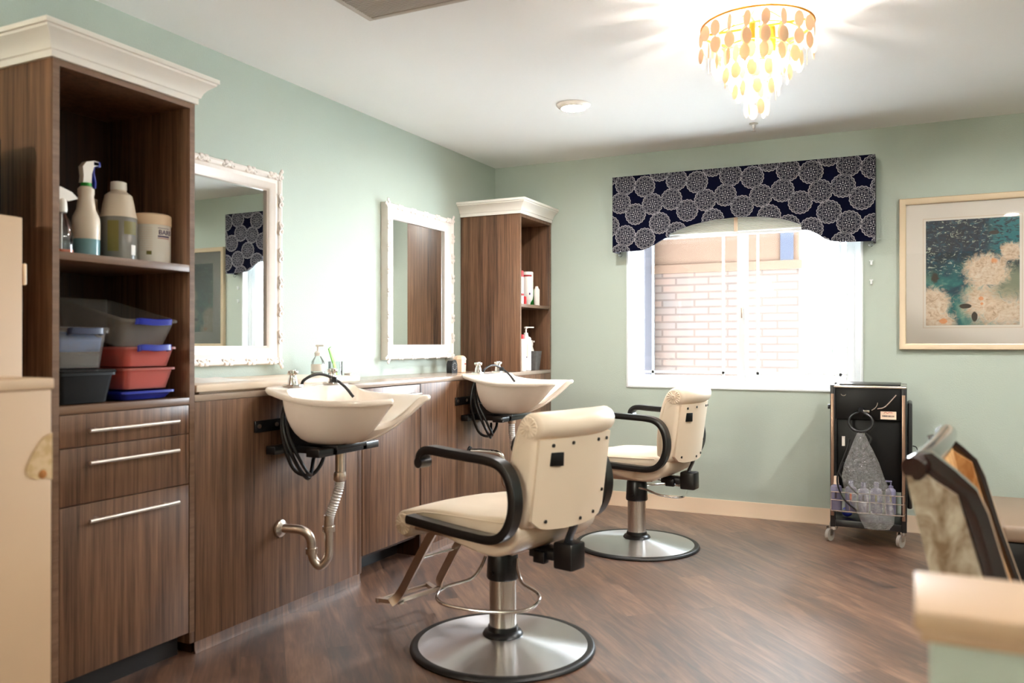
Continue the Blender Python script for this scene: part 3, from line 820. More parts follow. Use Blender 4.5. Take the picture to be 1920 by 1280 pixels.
    per_i = [(p[0]+.012, p[1], p[2]) for p in per_o]; m.grid([per_o, per_i], closed_u=True)
    bmesh.ops.remove_doubles(m.bm, verts=m.bm.verts, dist=1e-5); m.sharp = 35
    pan = m.build('rear_panel', 'shell_back', t)
    ub = lambda v, z: -.306-.040*(z-.51)/.30+bow(v)-.012
    for v, z in ((.155,.792), (.065,.795), (-.09,.793), (-.165,.790), (.155,.535), (-.02,.522), (-.11,.53), (-.175,.60)):
        MB().cyl((ub(v, z)-.002, v, z), (ub(v, z)+.006, v, z), .0062, n=12).build('bolt', 'black', pan)
    k = MB(); k.obox((ub(.135, .745)+.001, .135, .745), (.008, .054, .046), (1, -.32, 0), (-.13, 0, 1), bev=.002); k.build('black_plate', 'black_soft', pan)
    # arms
    for sgn in (-1, 1):
        p = [(.150,.700),(.150,.724),(.132,.744),(.10,.752),(.02,.748),(-.08,.744),(-.17,.740),(-.225,.728),(-.262,.695),(-.282,.640),(-.282,.580),(-.262,.525),(-.228,.490),(-.18,.476),(-.10,.476),(.04,.482),(.215,.492)]
        pts = smooth_path([(u, sgn*.270, z) for u, z in p], 5)
        m = MB(); m.strip(pts, .050, .030, (0, 1, 0)); m.cyl((.148, sgn*.270-.0255, .704), (.148, sgn*.270+.0255, .704), .0195, n=20); m.sharp = 40
        m.build('armrest', 'black', t)
    # under-frame
    m = MB()
    for sgn in (-1, 1): m.box((-.02, sgn*.09, .40), (.25, sgn*.12, .442), .002); m.box((-.10, sgn*.23, .452), (.20, sgn*.262, .466), .002)
    m.box((-.13, -.10, .378), (.10, .10, .398), .003); m.build('seat_frame', 'nickel', t)
    # footrest
    for sgn in (-1, 1):
        m = MB(); m.strip(smooth_path([(.235, sgn*.105, .445), (.30, sgn*.105, .355), (.38, sgn*.105, .235), (.435, sgn*.107, .150), (.455, sgn*.118, .118), (.470, sgn*.135, .100)], 4), .012, .036, (0, 1, 0)); m.build('footrest_bar', 'nickel', t)
    MB().cyl((.345, -.105, .29), (.345, .105, .29), .006, n=12).build('footrest_rod', 'chrome', t)
    m = MB(); m.box((.445, -.115, .094), (.458, .115, .112), .002); m.box((.535, -.15, .086), (.548, .15, .104), .003)
    for sgn in (-1, 1):
        m.prism([(.445,.112),(.548,.150),(.548,.128),(.47,.095),(.445,.09)], (0, 0, .090), (1,0,0), (0,sgn,0), (0,0,.016))
    m.build('footrest_plate', 'nickel', t)
    # recline mechanism
    m = MB(); m.box((-.350, -.036, .346), (-.268, .046, .440), .008); m.box((-.27, -.045, .372), (-.16, .045, .405), .004); m.box((-.24, .03, .358), (-.19, .06, .40), .004)
    m.strip(smooth_path([(-.30, .005, .43), (-.312, .005, .46), (-.326, .005, .490), (-.330, .005, .512)], 4), .048, .008, (0, 1, 0))
    m.build('recline_mechanism', 'bracket', t)
    m = MB(); m.tube(smooth_path([(-.10, .02, .388), (-.19, -.02, .366), (-.25, -.04, .352), (-.28, -.04, .350)], 5), .0035, 8); m.build('release_rod', 'chrome', t)
    return t
fac1 = math.atan2(.24, -.97)
ch1 = make_chair(fac1, (1.437, 2.732, 0), R(-80)-fac1); ch1['label'] = 'nearer cream salon chair facing the first basin, seen from behind with its footrest showing'
ch2 = dup(ch1); ch2.location = (1.426, 4.426, 0); ch2.rotation_euler = (0, 0, R(180-6)); ch2['label'] = 'farther cream salon chair in front of the window wall, facing the second basin'
for o in list(ch2.children):
    if o.name.startswith('pump_lever'):
        pts = [Vector((c_[0], c_[1], .330-.0*c_[0])) for c_ in [(.02, .062), (.05, .072), (.08, .10), (.13, .165), (.18, .185), (.235, .172), (.265, .12), (.272, 0), (.265, -.12), (.235, -.172), (.18, -.185), (.13, -.165), (.08, -.10), (.05, -.072), (.02, -.062)]]
        pts = [Vector((p.x, p.y, .335-.10*p.x)) for p in pts]
        q_ = MB(); q_.tube(smooth_path(pts, 6), .0062, 10); ob = q_.build('pump_lever', 'chrome', ch2)
        ob.rotation_euler = (0, 0, R(10-174)); bpy.data.objects.remove(o)

# ------------------------------------------------------------------ valance and blind
val = thing('valance', 'navy cornice valance with white lace medallions over the window', 'valance', (1.79, YB, 1.75))
pl = [(.971,1.756),(1.16,1.760),(1.20,1.764),(1.235,1.778),(1.285,1.806),(1.335,1.832),(1.365,1.836),(1.367,1.858),(1.42,1.883),(1.52,1.912),(1.65,1.934),(1.80,1.942),(1.95,1.936),(2.08,1.914),(2.165,1.884),(2.198,1.868),(2.20,1.838),(2.24,1.832),(2.29,1.806),(2.33,1.775),(2.37,1.757),(2.43,1.748),(2.618,1.744),(2.618,2.262),(.971,2.268)]
m = MB(); m.prism(pl, (0, YB-.132, 0), (1,0,0), (0,0,1), (0, .016, 0))
m.box((.971, YB-.116, 1.756), (.985, YB-.001, 2.268)); m.box((2.604, YB-.116, 1.744), (2.618, YB-.001, 2.262)); m.box((.985, YB-.116, 2.250), (2.604, YB-.001, 2.262))
m.build('cornice_box', 'valance', val, True, smooth=False)
m = MB()
for x, z in ((1.0, 1.742), (2.59, 1.730)): m.ball((x, YB-.05, z), .013, 8)
m.build('clear_knobs', 'jar', val, True)
bl = thing('window_blind', 'white slatted blind drawn up beneath the navy valance', 'blind', (1.79, YB-.05, 1.85))
m = MB()
for k in range(14): m.box((1.05, YB-.070, 1.862+.008*k), (2.525, YB-.022, 1.866+.008*k))
m.build('slats', 'slat', bl, True, smooth=False)
MB().box((1.05, YB-.074, 1.838), (2.525, YB-.020, 1.856), .004).build('bottom_rail', 'vinyl', bl, True)
MB().box((1.05, YB-.075, 1.975), (2.525, YB-.015, 2.03), .003).build('head_rail', 'vinyl', bl, True)
m = MB()
for x in (1.30, 1.79, 2.28): m.box((x-.012, YB-.076, 1.856), (x+.012, YB-.0745, 1.975))
m.build('ladder_tapes', 'trim', bl, True)
for z, nm in ((1.625, 'upper of the two tiny white cord cleats right of the window'), (1.508, 'lower of the two tiny white cord cleats right of the window')):
    m = MB(); m.box((2.585, YB-.014, z-.014), (2.597, YB, z+.014), .003); m.box((2.580, YB-.016, z+.008), (2.602, YB-.010, z+.014), .002)
    tag(m.build('cord_cleat', 'vinyl'), nm, 'cleat', 'cord cleats')

# ------------------------------------------------------------------ framed print
pic = thing('framed_print', 'champagne framed abstract print in teal and cream on the window wall', 'picture', (3.126, YB, 1.094))
x0, x1, z0, z1 = 2.745, 3.507, 1.094, 1.998
m = MB(); m.sharp = 30
prof = [(0,0),(0,.030),(.004,.034),(.030,.030),(.038,.024),(.038,.010)]
m.grid([[(x0+o, YB-.001-d, z0+o), (x1-o, YB-.001-d, z0+o), (x1-o, YB-.001-d, z1-o), (x0+o, YB-.001-d, z1-o)] for o, d in prof], closed_u=True)
m.build('frame', 'champagne', pic, True)
m = MB(); m.box((x0+.034, YB-.014, z0+.034), (x1-.034, YB-.006, z1-.034)); m.build('mat_board', 'mat', pic, True, smooth=False)
m = MB(); rect_frame(m, 2.873, 3.381, 1.222, 1.873, .004, YB-.0146, YB-.0139, 0); m.build('mat_groove', 'cream_top', pic, True, smooth=False)
MB().box((2.889, YB-.0148, 1.238), (3.365, YB-.0139, 1.857)).build('print', 'art', pic, True, smooth=False)
MB().box((x0+.034, YB-.0195, z0+.034), (x1-.034, YB-.018, z1-.034)).build('glazing', 'glass', pic, True, smooth=False)

# ------------------------------------------------------------------ ceiling things
def downlight(x, y, label):
    t = thing('downlight', label, 'ceiling light', (x, y, H), 0, 'round recessed downlights')
    m = MB(); m.lathe([(.094,-.001),(.092,-.008),(.080,-.020),(.068,-.022),(.066,-.010),(.060,-.001)], n=40); m.build('trim_ring', 'fixture', t)
    MB().lathe([(.0655,-.012),(.03,-.017),(0,-.018)], n=32).build('lens', 'downlight', t)
    return t
downlight(1.14, 4.19, 'glowing round downlight in the ceiling between corner shelf and chandelier')
d0 = downlight(3.72, 1.3, 'round downlight out of view on the right, reflected in the framed print')
sc_ = thing('fill_lamp', 'added fill globe out of view on the wall behind the viewer', 'lamp', (.75, Y0, 2.0))  # unseen lamp added to light the basin sides from the front
m = MB(); m.cyl((.75, Y0, 2.0), (.75, Y0+.02, 2.0), .07, n=24); m.cyl((.75, Y0+.02, 2.0), (.75, Y0+.10, 2.0), .012, n=12); m.build('wall_plate', 'nickel', sc_, True)
MB().ball((.75, Y0+.20, 2.0), .12, 12).build('globe', 'globe', sc_, True)
d2 = downlight(3.45, 4.05, 'added fill downlight out of view on the right, near the window wall')  # unseen fill added to brighten the print and its mat
d3 = downlight(4.1, 2.3, 'added fill downlight out of view on the far right of the ceiling')  # unseen fill added to light the rear of the salon chairs

chx, chy, chz = 2.27, 3.28, 2.37
lamp = thing('chandelier', 'glowing tiered capiz shell chandelier with a gold ring on the ceiling', 'chandelier', (chx, chy, H))
m = MB(); m.lathe([(.06,H-.001),(.058,H-.012),(.02,H-.018),(.007,H-.02),(.007,2.14),(0,2.14)], (chx, chy, 0), 28); m.build('canopy', 'fixture', lamp, True)
rings = [(.212, 2.364, 20, 2, .064), (.165, 2.325, 15, 2, .066), (.122, 2.280, 12, 2, .066), (.082, 2.215, 9, 2, .062), (.042, 2.145, 6, 2, .062)]
m = MB()
for r_, z, n, k, L in rings:
    m.tube([(chx+r_*math.cos(2*PI*i/48), chy+r_*math.sin(2*PI*i/48), z) for i in range(48)], .005 if r_ > .2 else .003, 8, closed=True)
m.box((chx-.21, chy-.004, 2.360), (chx+.21, chy+.004, 2.368)); m.box((chx-.004, chy-.21, 2.360), (chx+.004, chy+.21, 2.368))
for i in range(4): m.cyl((chx+.12*math.cos(i*PI/2), chy+.12*math.sin(i*PI/2), 2.364), (chx+.04*math.cos(i*PI/2), chy+.04*math.sin(i*PI/2), H-.02), .003, n=6)
m.build('ring_frame', 'gold', lamp, True)
rnd = random.Random(11)
for r_, z, n, k, L in rings:
    for i in range(n):
        a = 2*PI*(i+.5*(k % 2))/n; cx, cy = chx+r_*math.cos(a), chy+r_*math.sin(a)
        s_ = MB(); s_.sharp = 20
        zz = z-.006
        s_.tube([(cx, cy, z), (cx, cy, zz-k*L)], .0006, 4)
        for q in range(k):
            tw = a+PI/2+rnd.uniform(-.7, .7); w_ = L*.30; c_ = Vector((cx, cy, zz-L*(q+.52)))
            e1 = Vector((math.cos(tw), math.sin(tw), rnd.uniform(-.06, .06))); nn = Vector((-math.sin(tw), math.cos(tw), 0))
            fr = [c_+e1*(w_*math.cos(2*PI*j/14))+Vector((0,0,L*.49*math.sin(2*PI*j/14))) for j in range(14)]
            s_.grid([[p-nn*.0006 for p in fr], [p+nn*.0006 for p in fr]], closed_u=True, cap=True)
        s_.build('shell_strand', 'shell', lamp, True)
for i in range(3):
    a = i*2*PI/3+.4; p = (chx+.06*math.cos(a), chy+.06*math.sin(a), 2.25)
    m = MB(); m.cyl((p[0], p[1], 2.265), (p[0], p[1], 2.364), .012, n=12); sk = m.build('socket', 'gold', lamp, True)
    MB().ball((p[0], p[1], 2.235), .028, 10, (1, 1, 1.2)).build('bulb', 'bulb', sk, True)

m = MB(); m.lathe([(.026,H),(.024,H-.005),(.010,H-.008),(.008,H-.03),(.003,H-.032),(.003,H-.045),(.013,H-.046),(.013,H-.049),(0,H-.049)], (1.965, 5.02, 0), 18)
tag(m.build('ceiling_sprinkler', 'satin'), 'small ceiling fire sprinkler between chandelier and window', 'sprinkler')
vent = thing('ceiling_vent', 'large grey ceiling air return grille at the top of the view', 'vent', (1.32, 2.3, H))
m = MB(); rect_frame(m, .84, 1.80, 2.0, 2.717, .024, 0, .012)
m.build('vent_frame', 'vent', vent, True, xf=Matrix.Translation((0, 0, H-.012)) @ Matrix(((1,0,0,0),(0,0,1,0),(0,1,0,0),(0,0,0,1))))
m = MB()
for i in range(52):
    y = 2.026+i*.0128
    if y < 2.69: m.box((.862, y, H-.010), (1.778, y+.0075, H-.004))
m.build('louvers', 'vent', vent, True, smooth=False)
MB().box((.862, 2.024, H-.003), (1.778, 2.694, H-.0005)).build('backing', 'vent_dark', vent, True, smooth=False)

# ------------------------------------------------------------------ trolley
tx0, tx1, ty_0, ty_1 = 2.392, 2.787, 5.0, 5.34
cart = thing('salon_trolley', 'black rolling salon trolley parked under the right corner of the window', 'trolley', (2.59, 5.17, 0))
for i, (x, y) in enumerate(((2.41, 5.03), (2.768, 5.03), (2.41, 5.32), (2.768, 5.32))):
    m = MB(); dx = -.022 if i % 2 == 0 else -.012
    wc = (x+dx, y-.012, .036)
    m.tube([(wc[0]-.008, wc[1]+.004, wc[2]), (wc[0]+.008, wc[1]-.004, wc[2])], .036, 22); 
    ca = m.build('caster', 'wheel', cart, True)
    m = MB(); m.tube([(wc[0]-.0075, wc[1]+.0038, wc[2]), (wc[0]+.0075, wc[1]-.0038, wc[2])], .024, 18); m.cyl((x, y, .066), (x, y, .088), .017, n=14); m.obox((wc[0]-.011, wc[1]+.006, .058), (.003, .03, .05), (1, -.45, 0)); m.obox((wc[0]+.011, wc[1]-.004, .058), (.003, .03, .05), (1, -.45, 0))
    m.build('caster_fork', 'chrome', ca, True)
m = MB()
for x in (tx0, tx1-.028):
    m.box((x, ty_0, .085), (x+.028, ty_0+.03, .895), .004); m.box((x, ty_1-.03, .085), (x+.028, ty_1, .895), .004)
m.box((tx0+.01, ty_0+.004, .088), (tx1-.01, ty_1, .128), .005)
m.build('frame', 'black', cart, True)
m = MB(); m.box((tx0+.026, ty_0+.02, .845), (tx1-.026, ty_0+.03, .885)); m.box((tx0+.02, ty_0+.012, .70), (tx1-.02, ty_0+.03, .882), .006); m.box((tx0+.028, ty_0+.05, .30), (tx1-.028, ty_1-.004, .70), .004)
m.build('drawer_body', 'black_soft', cart, True)
m = MB(); m.box((tx0+.02, ty_0-.004, .880), (tx1-.0, ty_1, .893), .004); tp = m.build('top_tray', 'satin', cart, True)
m = MB(); m.box((tx0+.045, ty_0+.03, .893), (tx1-.03, ty_1-.01, .902), .004); m.build('top_mat', 'black', cart, True)
for x in (tx0+.004, tx1-.024): MB().box((x, ty_0-.004, .15), (x+.017, ty_0+.002, .845), .002).build('post_strip', 'tan_post', cart, True)
m = MB(); m.box((tx1+.001, ty_0+.05, .21), (tx1+.028, ty_1-.03, .80), .01); m.build('side_bin', 'black', cart, True)
m = MB()
m.tube(smooth_path([(tx1+.03, ty_0+.08, .56), (tx1+.05, ty_0+.07, .55), (tx1+.055, ty_0+.07, .50), (tx1+.03, ty_0+.07, .47)], 5), .003, 8); m.cyl((tx0-.012, ty_0+.01, .77), (tx0, ty_0+.01, .77), .014, n=12)
m.build('side_hook', 'black', cart, True)
# front holder ring, arc handle and sticker
m = MB(); cxx, czz = 2.555, .69
m.tube([(cxx+.062*math.cos(2*PI*i/32), ty_0-.035+.01*math.sin(2*PI*i/32), czz+.052*math.sin(2*PI*i/32)) for i in range(32)], .0075, 8, closed=True); m.cyl((cxx, ty_0-.03, .735), (cxx, ty_0+.014, .76), .016, n=12)
m.build('dryer_ring', 'black', cart, True)
m = MB(); m.tube([(2.58+.06*math.cos(R(a)), ty_0+.008, .80+.05*math.sin(R(a))) for a in range(-60, 10, 10)], .003, 6); m.tube(smooth_path([(2.64, ty_0+.006, .765), (2.68, ty_0, .78), (2.735, ty_0+.006, .845)], 5), .004, 8); m.tube([(2.463+.014*math.cos(R(a)), ty_0+.010, .848+.014*math.sin(R(a))) for a in range(-160, -10, 15)], .0025, 6)
m.build('wire_hooks', 'silver_wire', cart, True)
m = MB(); m.box((2.54, ty_0-.012, .742), (2.60, ty_0+.002, .758), .003); m.build('chrome_clip', 'chrome', cart, True)
lb = MB().box((2.655, ty_0+.0105, .708), (2.735, ty_0+.0122, .752)).build('sticker', 'label', cart, True, smooth=False)
m = MB(); rn = random.Random(5); x = 2.664
while x < 2.726:
    w_ = rn.choice((.0012, .002, .003)); m.box((x, ty_0+.0098, .722), (x+w_, ty_0+.0106, .731)); x += w_+rn.choice((.0012, .002))
m.build('barcode', 'ink', lb, True, smooth=False)
m = MB(); m.tube(smooth_path([(2.672, ty_0+.010, .741), (2.68, ty_0+.010, .748), (2.69, ty_0+.010, .742), (2.70, ty_0+.010, .747), (2.716, ty_0+.010, .745)], 4), .0013, 5); m.build('sticker_mark', 'redink', lb, True)
MB().box((2.452, ty_0+.040, .545), (2.468, ty_0+.05, .60)).build('white_tag', 'white_pl', cart, True)
# wire basket
m = MB(); bz = (.195, .255, .30)
for z in bz: m.tube([(tx0+.006, ty_0-.02, z), (tx0+.012, ty_0-.085, z), (tx1-.016, ty_0-.085, z), (tx1-.008, ty_0-.02, z)], .0028, 8)
for x in (tx0+.012, 2.50, 2.59, 2.68, tx1-.016): m.tube([(x, ty_0-.085, .30), (x, ty_0-.085, .195), (x, ty_0+.004, .195)], .0018, 6)
m.build('wire_basket', 'silver_wire', cart, True)
MB().box((tx0+.02, ty_0-.08, .187), (tx1-.02, ty_0+.004, .192)).build('basket_floor', 'clear', cart, True, smooth=False)
m = MB(); m.tube(smooth_path([(2.50, ty_0-.095, .60), (2.487, ty_0-.097, .54), (2.452, ty_0-.098, .44), (2.455, ty_0-.098, .40), (2.50, ty_0-.1, .34), (2.545, ty_0-.1, .295)], 6), .0045, 6)
m.tube(smooth_path([(2.47, ty_0-.094, .47), (2.44, ty_0-.096, .40), (2.442, ty_0-.097, .33), (2.48, ty_0-.1, .255), (2.54, ty_0-.1, .205)], 6), .0045, 6)
m.tube(smooth_path([(cxx+.02, ty_0-.045, .64), (2.61, ty_0-.05, .60), (2.575, ty_0-.06, .545), (2.56, ty_0-.06, .52)], 6), .006, 6)
tag(m.build('power_cord', 'black'), 'black cord dangling in front of the trolley over the clear bag', 'cord')
def lav_bottle(x, label, h, r, cap, big=False):
    t = thing('product_bottle', label, 'bottle', (x, ty_0-.045, .1925), 0, 'product bottles in the trolley basket')
    MB().lathe([(r*.9,0),(r,.006),(r,h*.80),(r*.9,h*.87),(.012,h*.93),(.012,h*.96)], n=20).build('body', 'lav', t)
    if cap == 'pump':
        m = MB(); m.lathe([(.012,h*.95),(.012,h),(.004,h+.004),(.004,h+.022)], n=12); m.box((-.028, -.006, h+.02), (.006, .006, h+.029), .003); m.build('pump', 'lav', t)
    elif cap == 'hook':
        m = MB(); m.lathe([(.016,h*.94),(.013,h+.0),(.012,h+.035),(0,h+.037)], n=14); m.build('nozzle', 'label', t)
    else:
        MB().lathe([(.014,h*.94),(.013,h+.02),(0,h+.021)], n=14).build('cap', 'lav', t)
    MB().box((-r*.18, -r-.0006, h*.45), (r*.18, -r*.95, h*.68)).build('label_print', {'y': 'olive', 'o': 'orange'}.get(big, 'ink'), t, smooth=False)
lav_bottle(2.428, 'lavender grey bottle with pale nozzle at the left end of the trolley basket', .155, .030, 'hook')
lav_bottle(2.505, 'lavender grey bottle with orange print, second from the left in the trolley basket', .15, .030, 'cap', 'o')
lav_bottle(2.570, 'plain lavender grey bottle behind the bag, third from the left in the trolley basket', .145, .028, 'cap')
lav_bottle(2.635, 'wide lavender grey bottle behind the bag, fourth from the left in the trolley basket', .150, .031, 'cap', 'y')
lav_bottle(2.708, 'lavender grey pump bottle at the right end of the trolley basket', .155, .026, 'pump', 'y')
m = MB(); rows = []; rb = random.Random(9)
for i, (z, wx, wy, cx) in enumerate([(.64,.018,.012,2.56),(.60,.035,.016,2.56),(.545,.058,.020,2.563),(.47,.088,.026,2.567),(.40,.105,.030,2.572),(.33,.115,.032,2.59),(.26,.105,.032,2.615),(.20,.092,.03,2.635),(.155,.082,.024,2.645),(.125,.06,.014,2.64),(.118,.01,.004,2.64)]):
    rows.append([(cx+wx*math.cos(2*PI*k/40)*(1+.05*rb.uniform(-1,1)), ty_0-.125+wy*math.sin(2*PI*k/40)*(1+.30*rb.uniform(-1,1)), z+.006*rb.uniform(-1,1)) for k in range(40)])
m.grid(rows, closed_u=True); m.sharp = 180
tag(m.build('plastic_bag', 'bag'), 'crumpled clear plastic bag hanging on the front of the trolley', 'bag')
MB_ = MB(); MB_.ball((2.475, ty_0+.1, .158), .03, 8, (1, 1, .9))
tag(MB_.build('blue_ball', 'blue'), 'dark blue round object on the trolley bottom shelf', 'ball')

# ------------------------------------------------------------------ small things: generic bottle maker
def lathe_thing(name, label, cat, loc, parts, group=None, rz=0):
    t = thing(name, label, cat, loc, rz, group)
    for nm, mat, prof, kw in parts:
        m = MB(); m.sharp = 35; m.lathe(prof, n=kw.get('n', 26), sx=kw.get('sx', 1), sy=kw.get('sy', 1), c=kw.get('c', (0,0,0)))
        if 'extra' in kw: kw['extra'](m)
        m.build(nm, mat, t)
    return t
SH = 1.4155
# tall cabinet, upper shelf
g1 = 'bottles on the upper left shelf'
t = lathe_thing('spray_bottle', 'frosted spray bottle with white and blue trigger and green collar, holding teal liquid', 'bottle', (.345, 1.818, SH), [
    ('body', 'ivory', [(.040,.058),(.042,.062),(.042,.120),(.040,.135),(.029,.160),(.023,.205),(.025,.212),(.025,.228),(.018,.236)], {'sx': 1, 'sy': 1.02}),
    ('liquid', 'teal_liq', [(.038,0),(.042,.004),(.0421,.060),(.02,.060)], {}),
    ('collar', 'green', [(.017,.234),(.017,.248),(.010,.249)], {})], g1)
m = MB(); m.prism([(-.012,.248),(.018,.248),(.016,.27),(.020,.30),(.006,.318),(-.024,.326),(-.040,.324),(-.040,.312),(-.022,.306),(-.014,.28)], (-.011, 0, 0), (0,-1,0), (0,0,1), (.022, 0, 0)); m.build('trigger_head', 'white_pl', t)
m = MB(); m.box((-.011, .018, .308), (.011, .048, .326), .003); m.strip([(0, .026, .312), (0, .024, .285), (0, .032, .255), (0, .030, .235)], .014, .006, (1, 0, 0)); m.build('trigger', 'blue', t)
t = lathe_thing('spray_bottle', 'clear spray bottle with white trigger and red liquid at the left shelf end', 'bottle', (.385, 1.702, SH), [
    ('body', 'clear', [(.034,0),(.036,.01),(.034,.06),(.026,.10),(.014,.125),(.013,.135)], {}),
    ('liquid', 'orange', [(.033,.001),(.034,.012),(.01,.0125)], {}),
    ('dip_tube', 'white_pl', [(.003,.01),(.003,.13)], {'n': 8})], g1)
m = MB(); m.lathe([(.016,.132),(.018,.14),(.016,.165),(.012,.175)], n=16); m.prism([(-.022,.172),(.020,.170),(.052,.182),(.030,.200),(-.010,.212),(-.022,.20)], (-.010, 0, 0), (0,1,0), (0,0,1), (.02, 0, 0)); m.build('trigger_head', 'white_pl', t)
t = lathe_thing('chemical_jug', 'squarish frosted jug with white cap and grey liquid on the upper left shelf', 'bottle', (.335, 1.950, SH), [
    ('body', 'ivory', [(.0605,.150),(.055,.170),(.050,.20),(.044,.228),(.026,.242),(.024,.252)], {'n': 32}),
    ('liquid', 'grey_liq', [(.055,0),(.060,.006),(.0607,.145),(.058,.152),(.02,.152)], {'n': 32}),
    ('cap', 'white_pl', [(.026,.246),(.027,.252),(.026,.274),(.02,.276)], {})], g1)
for z0, z1, a0, a1, mt in ((.03,.135,-22,12,'olive'), (.09,.135,28,74,'olive'), (.02,.055,52,72,'white_pl')):
    m = MB(); rr = .0613
    P = [[(rr*math.cos(R(a0-50+(a1-a0)*i/8)), rr*math.sin(R(a0-50+(a1-a0)*i/8)), z) for i in range(9)] for z in (z0, z1)]
    m.grid(P); m.build('printed_label', mt, t)
t = lathe_thing('wipes_tub', 'round white wipes tub with ribbed lid and small purple label', 'tub', (.345, 2.079, SH), [
    ('body', 'white_pl', [(.060,0),(.064,.004),(.065,.14),(.066,.142)], {'n': 40}),
    ('lid', 'cream_pl', [(.0672,.138),(.0675,.166),(.066,.174),(.058,.179),(.04,.181),(0,.181)], {'n': 40})], g1)
def curved_label(z0, z1, a0, a1, r_, mat, nm, par):
    m = MB(); m.grid([[(r_*math.cos(R(a0+(a1-a0)*i/10)), r_*math.sin(R(a0+(a1-a0)*i/10)), z) for i in range(11)] for z in (z0, z1)]); m.build(nm, mat, par)
curved_label(.094, .099, -22, 20, .0656, 'purple', 'label_band', t); curved_label(.125, .1265, -22, 20, .0656, 'purple', 'label_band', t); curved_label(.089, .091, -22, 20, .0656, 'redink', 'label_band', t)
for i in range(11): curved_label(.045+.008*i, .0462+.008*i, -78, -38, .0655, 'label', 'print_line', t)
curved_label(.03, .043, -55, -40, .0656, 'olive', 'barcode', t)
cu = bpy.data.curves.new('brand_text', 'FONT'); cu.body = 'BARB'; cu.size = .024; cu.extrude = .0003
to = bpy.data.objects.new('tub_lettering', cu); COL.objects.link(to)
bpy.context.view_layer.update()
me = bpy.data.meshes.new_from_object(to); bpy.data.objects.remove(to)
for v in me.vertices:
    a = R(-20)+v.co.x/.066; v.co = Vector(((.0658+v.co.z)*math.cos(a), (.0658+v.co.z)*math.sin(a), .103+v.co.y))
me.materials.append(M['purple']); o = bpy.data.objects.new('lettering', me); COL.objects.link(o); o.parent = t
lathe_thing('white_bottle', 'white bottle with purple band hidden behind the teal spray bottle', 'bottle', (.230, 1.925, SH), [('body', 'ivory', [(.034,0),(.036,.004),(.036,.13),(.028,.16),(.018,.19),(.018,.22),(.008,.222)], {}), ('label_band', 'purple', [(.0364,.095),(.0364,.112)], {})], g1)
lathe_thing('white_jar', 'white jar peeking between the grey jug and the wipes tub', 'jar', (.20, 2.095, SH), [('body', 'white_pl', [(.042,0),(.044,.004),(.044,.16),(.03,.168)], {})], g1)

# tall cabinet, lower shelf: storage bins
SL = .936
def bin_(name, label, loc, sx, sy, h, mat, rz=0, taper=.88, tilt=0, handle_=None, lid=None, fill=None, group='storage bins on the lower left shelf'):
    t = thing(name, label, 'bin', loc, rz, group); t.rotation_euler = (0, tilt, rz)
    m = MB(); m.sharp = 30
    def rr(k, z, c=.02):
        pts = []
        for (cx, cy, a0) in ((sx/2*k-c, sy/2*k-c, 0), (-sx/2*k+c, sy/2*k-c, 90), (-sx/2*k+c, -sy/2*k+c, 180), (sx/2*k-c, -sy/2*k+c, 270)):
            for i in range(5): pts.append((cx+c*math.cos(R(a0+i*22.5)), cy+c*math.sin(R(a0+i*22.5)), z))
        return pts
    rows = [rr(taper*.9, 0), rr(taper, .003), rr(1, h-.008), rr(1.06, h-.008), rr(1.06, h), rr(.975, h), rr(taper*.965, .006)]
    m.grid(rows, closed_u=True, cap=True); m.build('tub', mat, t)
    if handle_:
        k = MB(); k.strip(smooth_path([(sx/2*1.05, -sy*.30, h-.006), (sx/2*1.05+.014, -sy*.28, h-.002), (sx/2*1.05+.018, 0, h-.004), (sx/2*1.05+.014, sy*.28, h-.002), (sx/2*1.05, sy*.30, h-.006)], 5), .022, .010, (0, 0, 1)); k.build('handle', handle_, t)
    if lid:
        k = MB(); k.grid([rr(1.07, h+.0005), rr(1.08, h+.006), rr(1.06, h+.010), rr(.9, h+.011)], closed_u=True, cap=True); k.build('lid', lid, t)
    if fill:
        rf = random.Random(len(label)); z_ = .08*h
        for mt, frac in fill:
            k = MB(); k.sharp = 180; z1_ = z_+frac*h; rows = []
            for q in range(6):
                zz = z_+(z1_-z_)*q/5; kk = (taper+(1-taper)*zz/h)*.955*(1 if q < 5 else .8)
                rows.append([(p[0]*(1+rf.uniform(-.012, .0)), p[1]*(1+rf.uniform(-.012, .0)), zz+(rf.uniform(-.01, .01) if q in (0, 4, 5) and q*z_ > .012 else 0)) for p in rr(kk, zz)])
            k.grid(rows, closed_u=True, cap=True)
            o_ = k.build('contents', mt, t); o_['kind'] = 'stuff'; z_ = z1_
    return t
bin_('storage_bin', 'glossy black lidded tub at the lower left of the shelf', (.30, 1.758, SL), .27, .20, .100, 'black_tub', lid='black_tub')
bin_('storage_bin', 'clear tub of bright blue items with dark blue handle, on the black tub', (.29, 1.752, SL+.1125), .26, .185, .125, 'bin', handle_='navy_dark', lid='bin', fill=(('black_soft', .36), ('sky', .44)))
bin_('storage_tray', 'shallow white tray with blue rim at the bottom of the right bin stack', (.29, 1.99, SL), .30, .205, .032, 'blue', fill=None)
bin_('storage_bin', 'frosted bin of red items, lower of the two red bins', (.30, 1.992, SL+.036), .29, .20, .075, 'bin_red', fill=(('red', .72),))
bin_('storage_bin', 'frosted bin of red items with blue handle, upper of the two red bins', (.30, 1.996, SL+.113), .29, .20, .070, 'bin_red', handle_='blue', fill=(('red', .70),))
bin_('storage_bin', 'long empty clear bin with blue handle tilted on top of the stack', (.255, 1.985, SL+.215), .36, .215, .105, 'bin', tilt=R(13), handle_='blue')

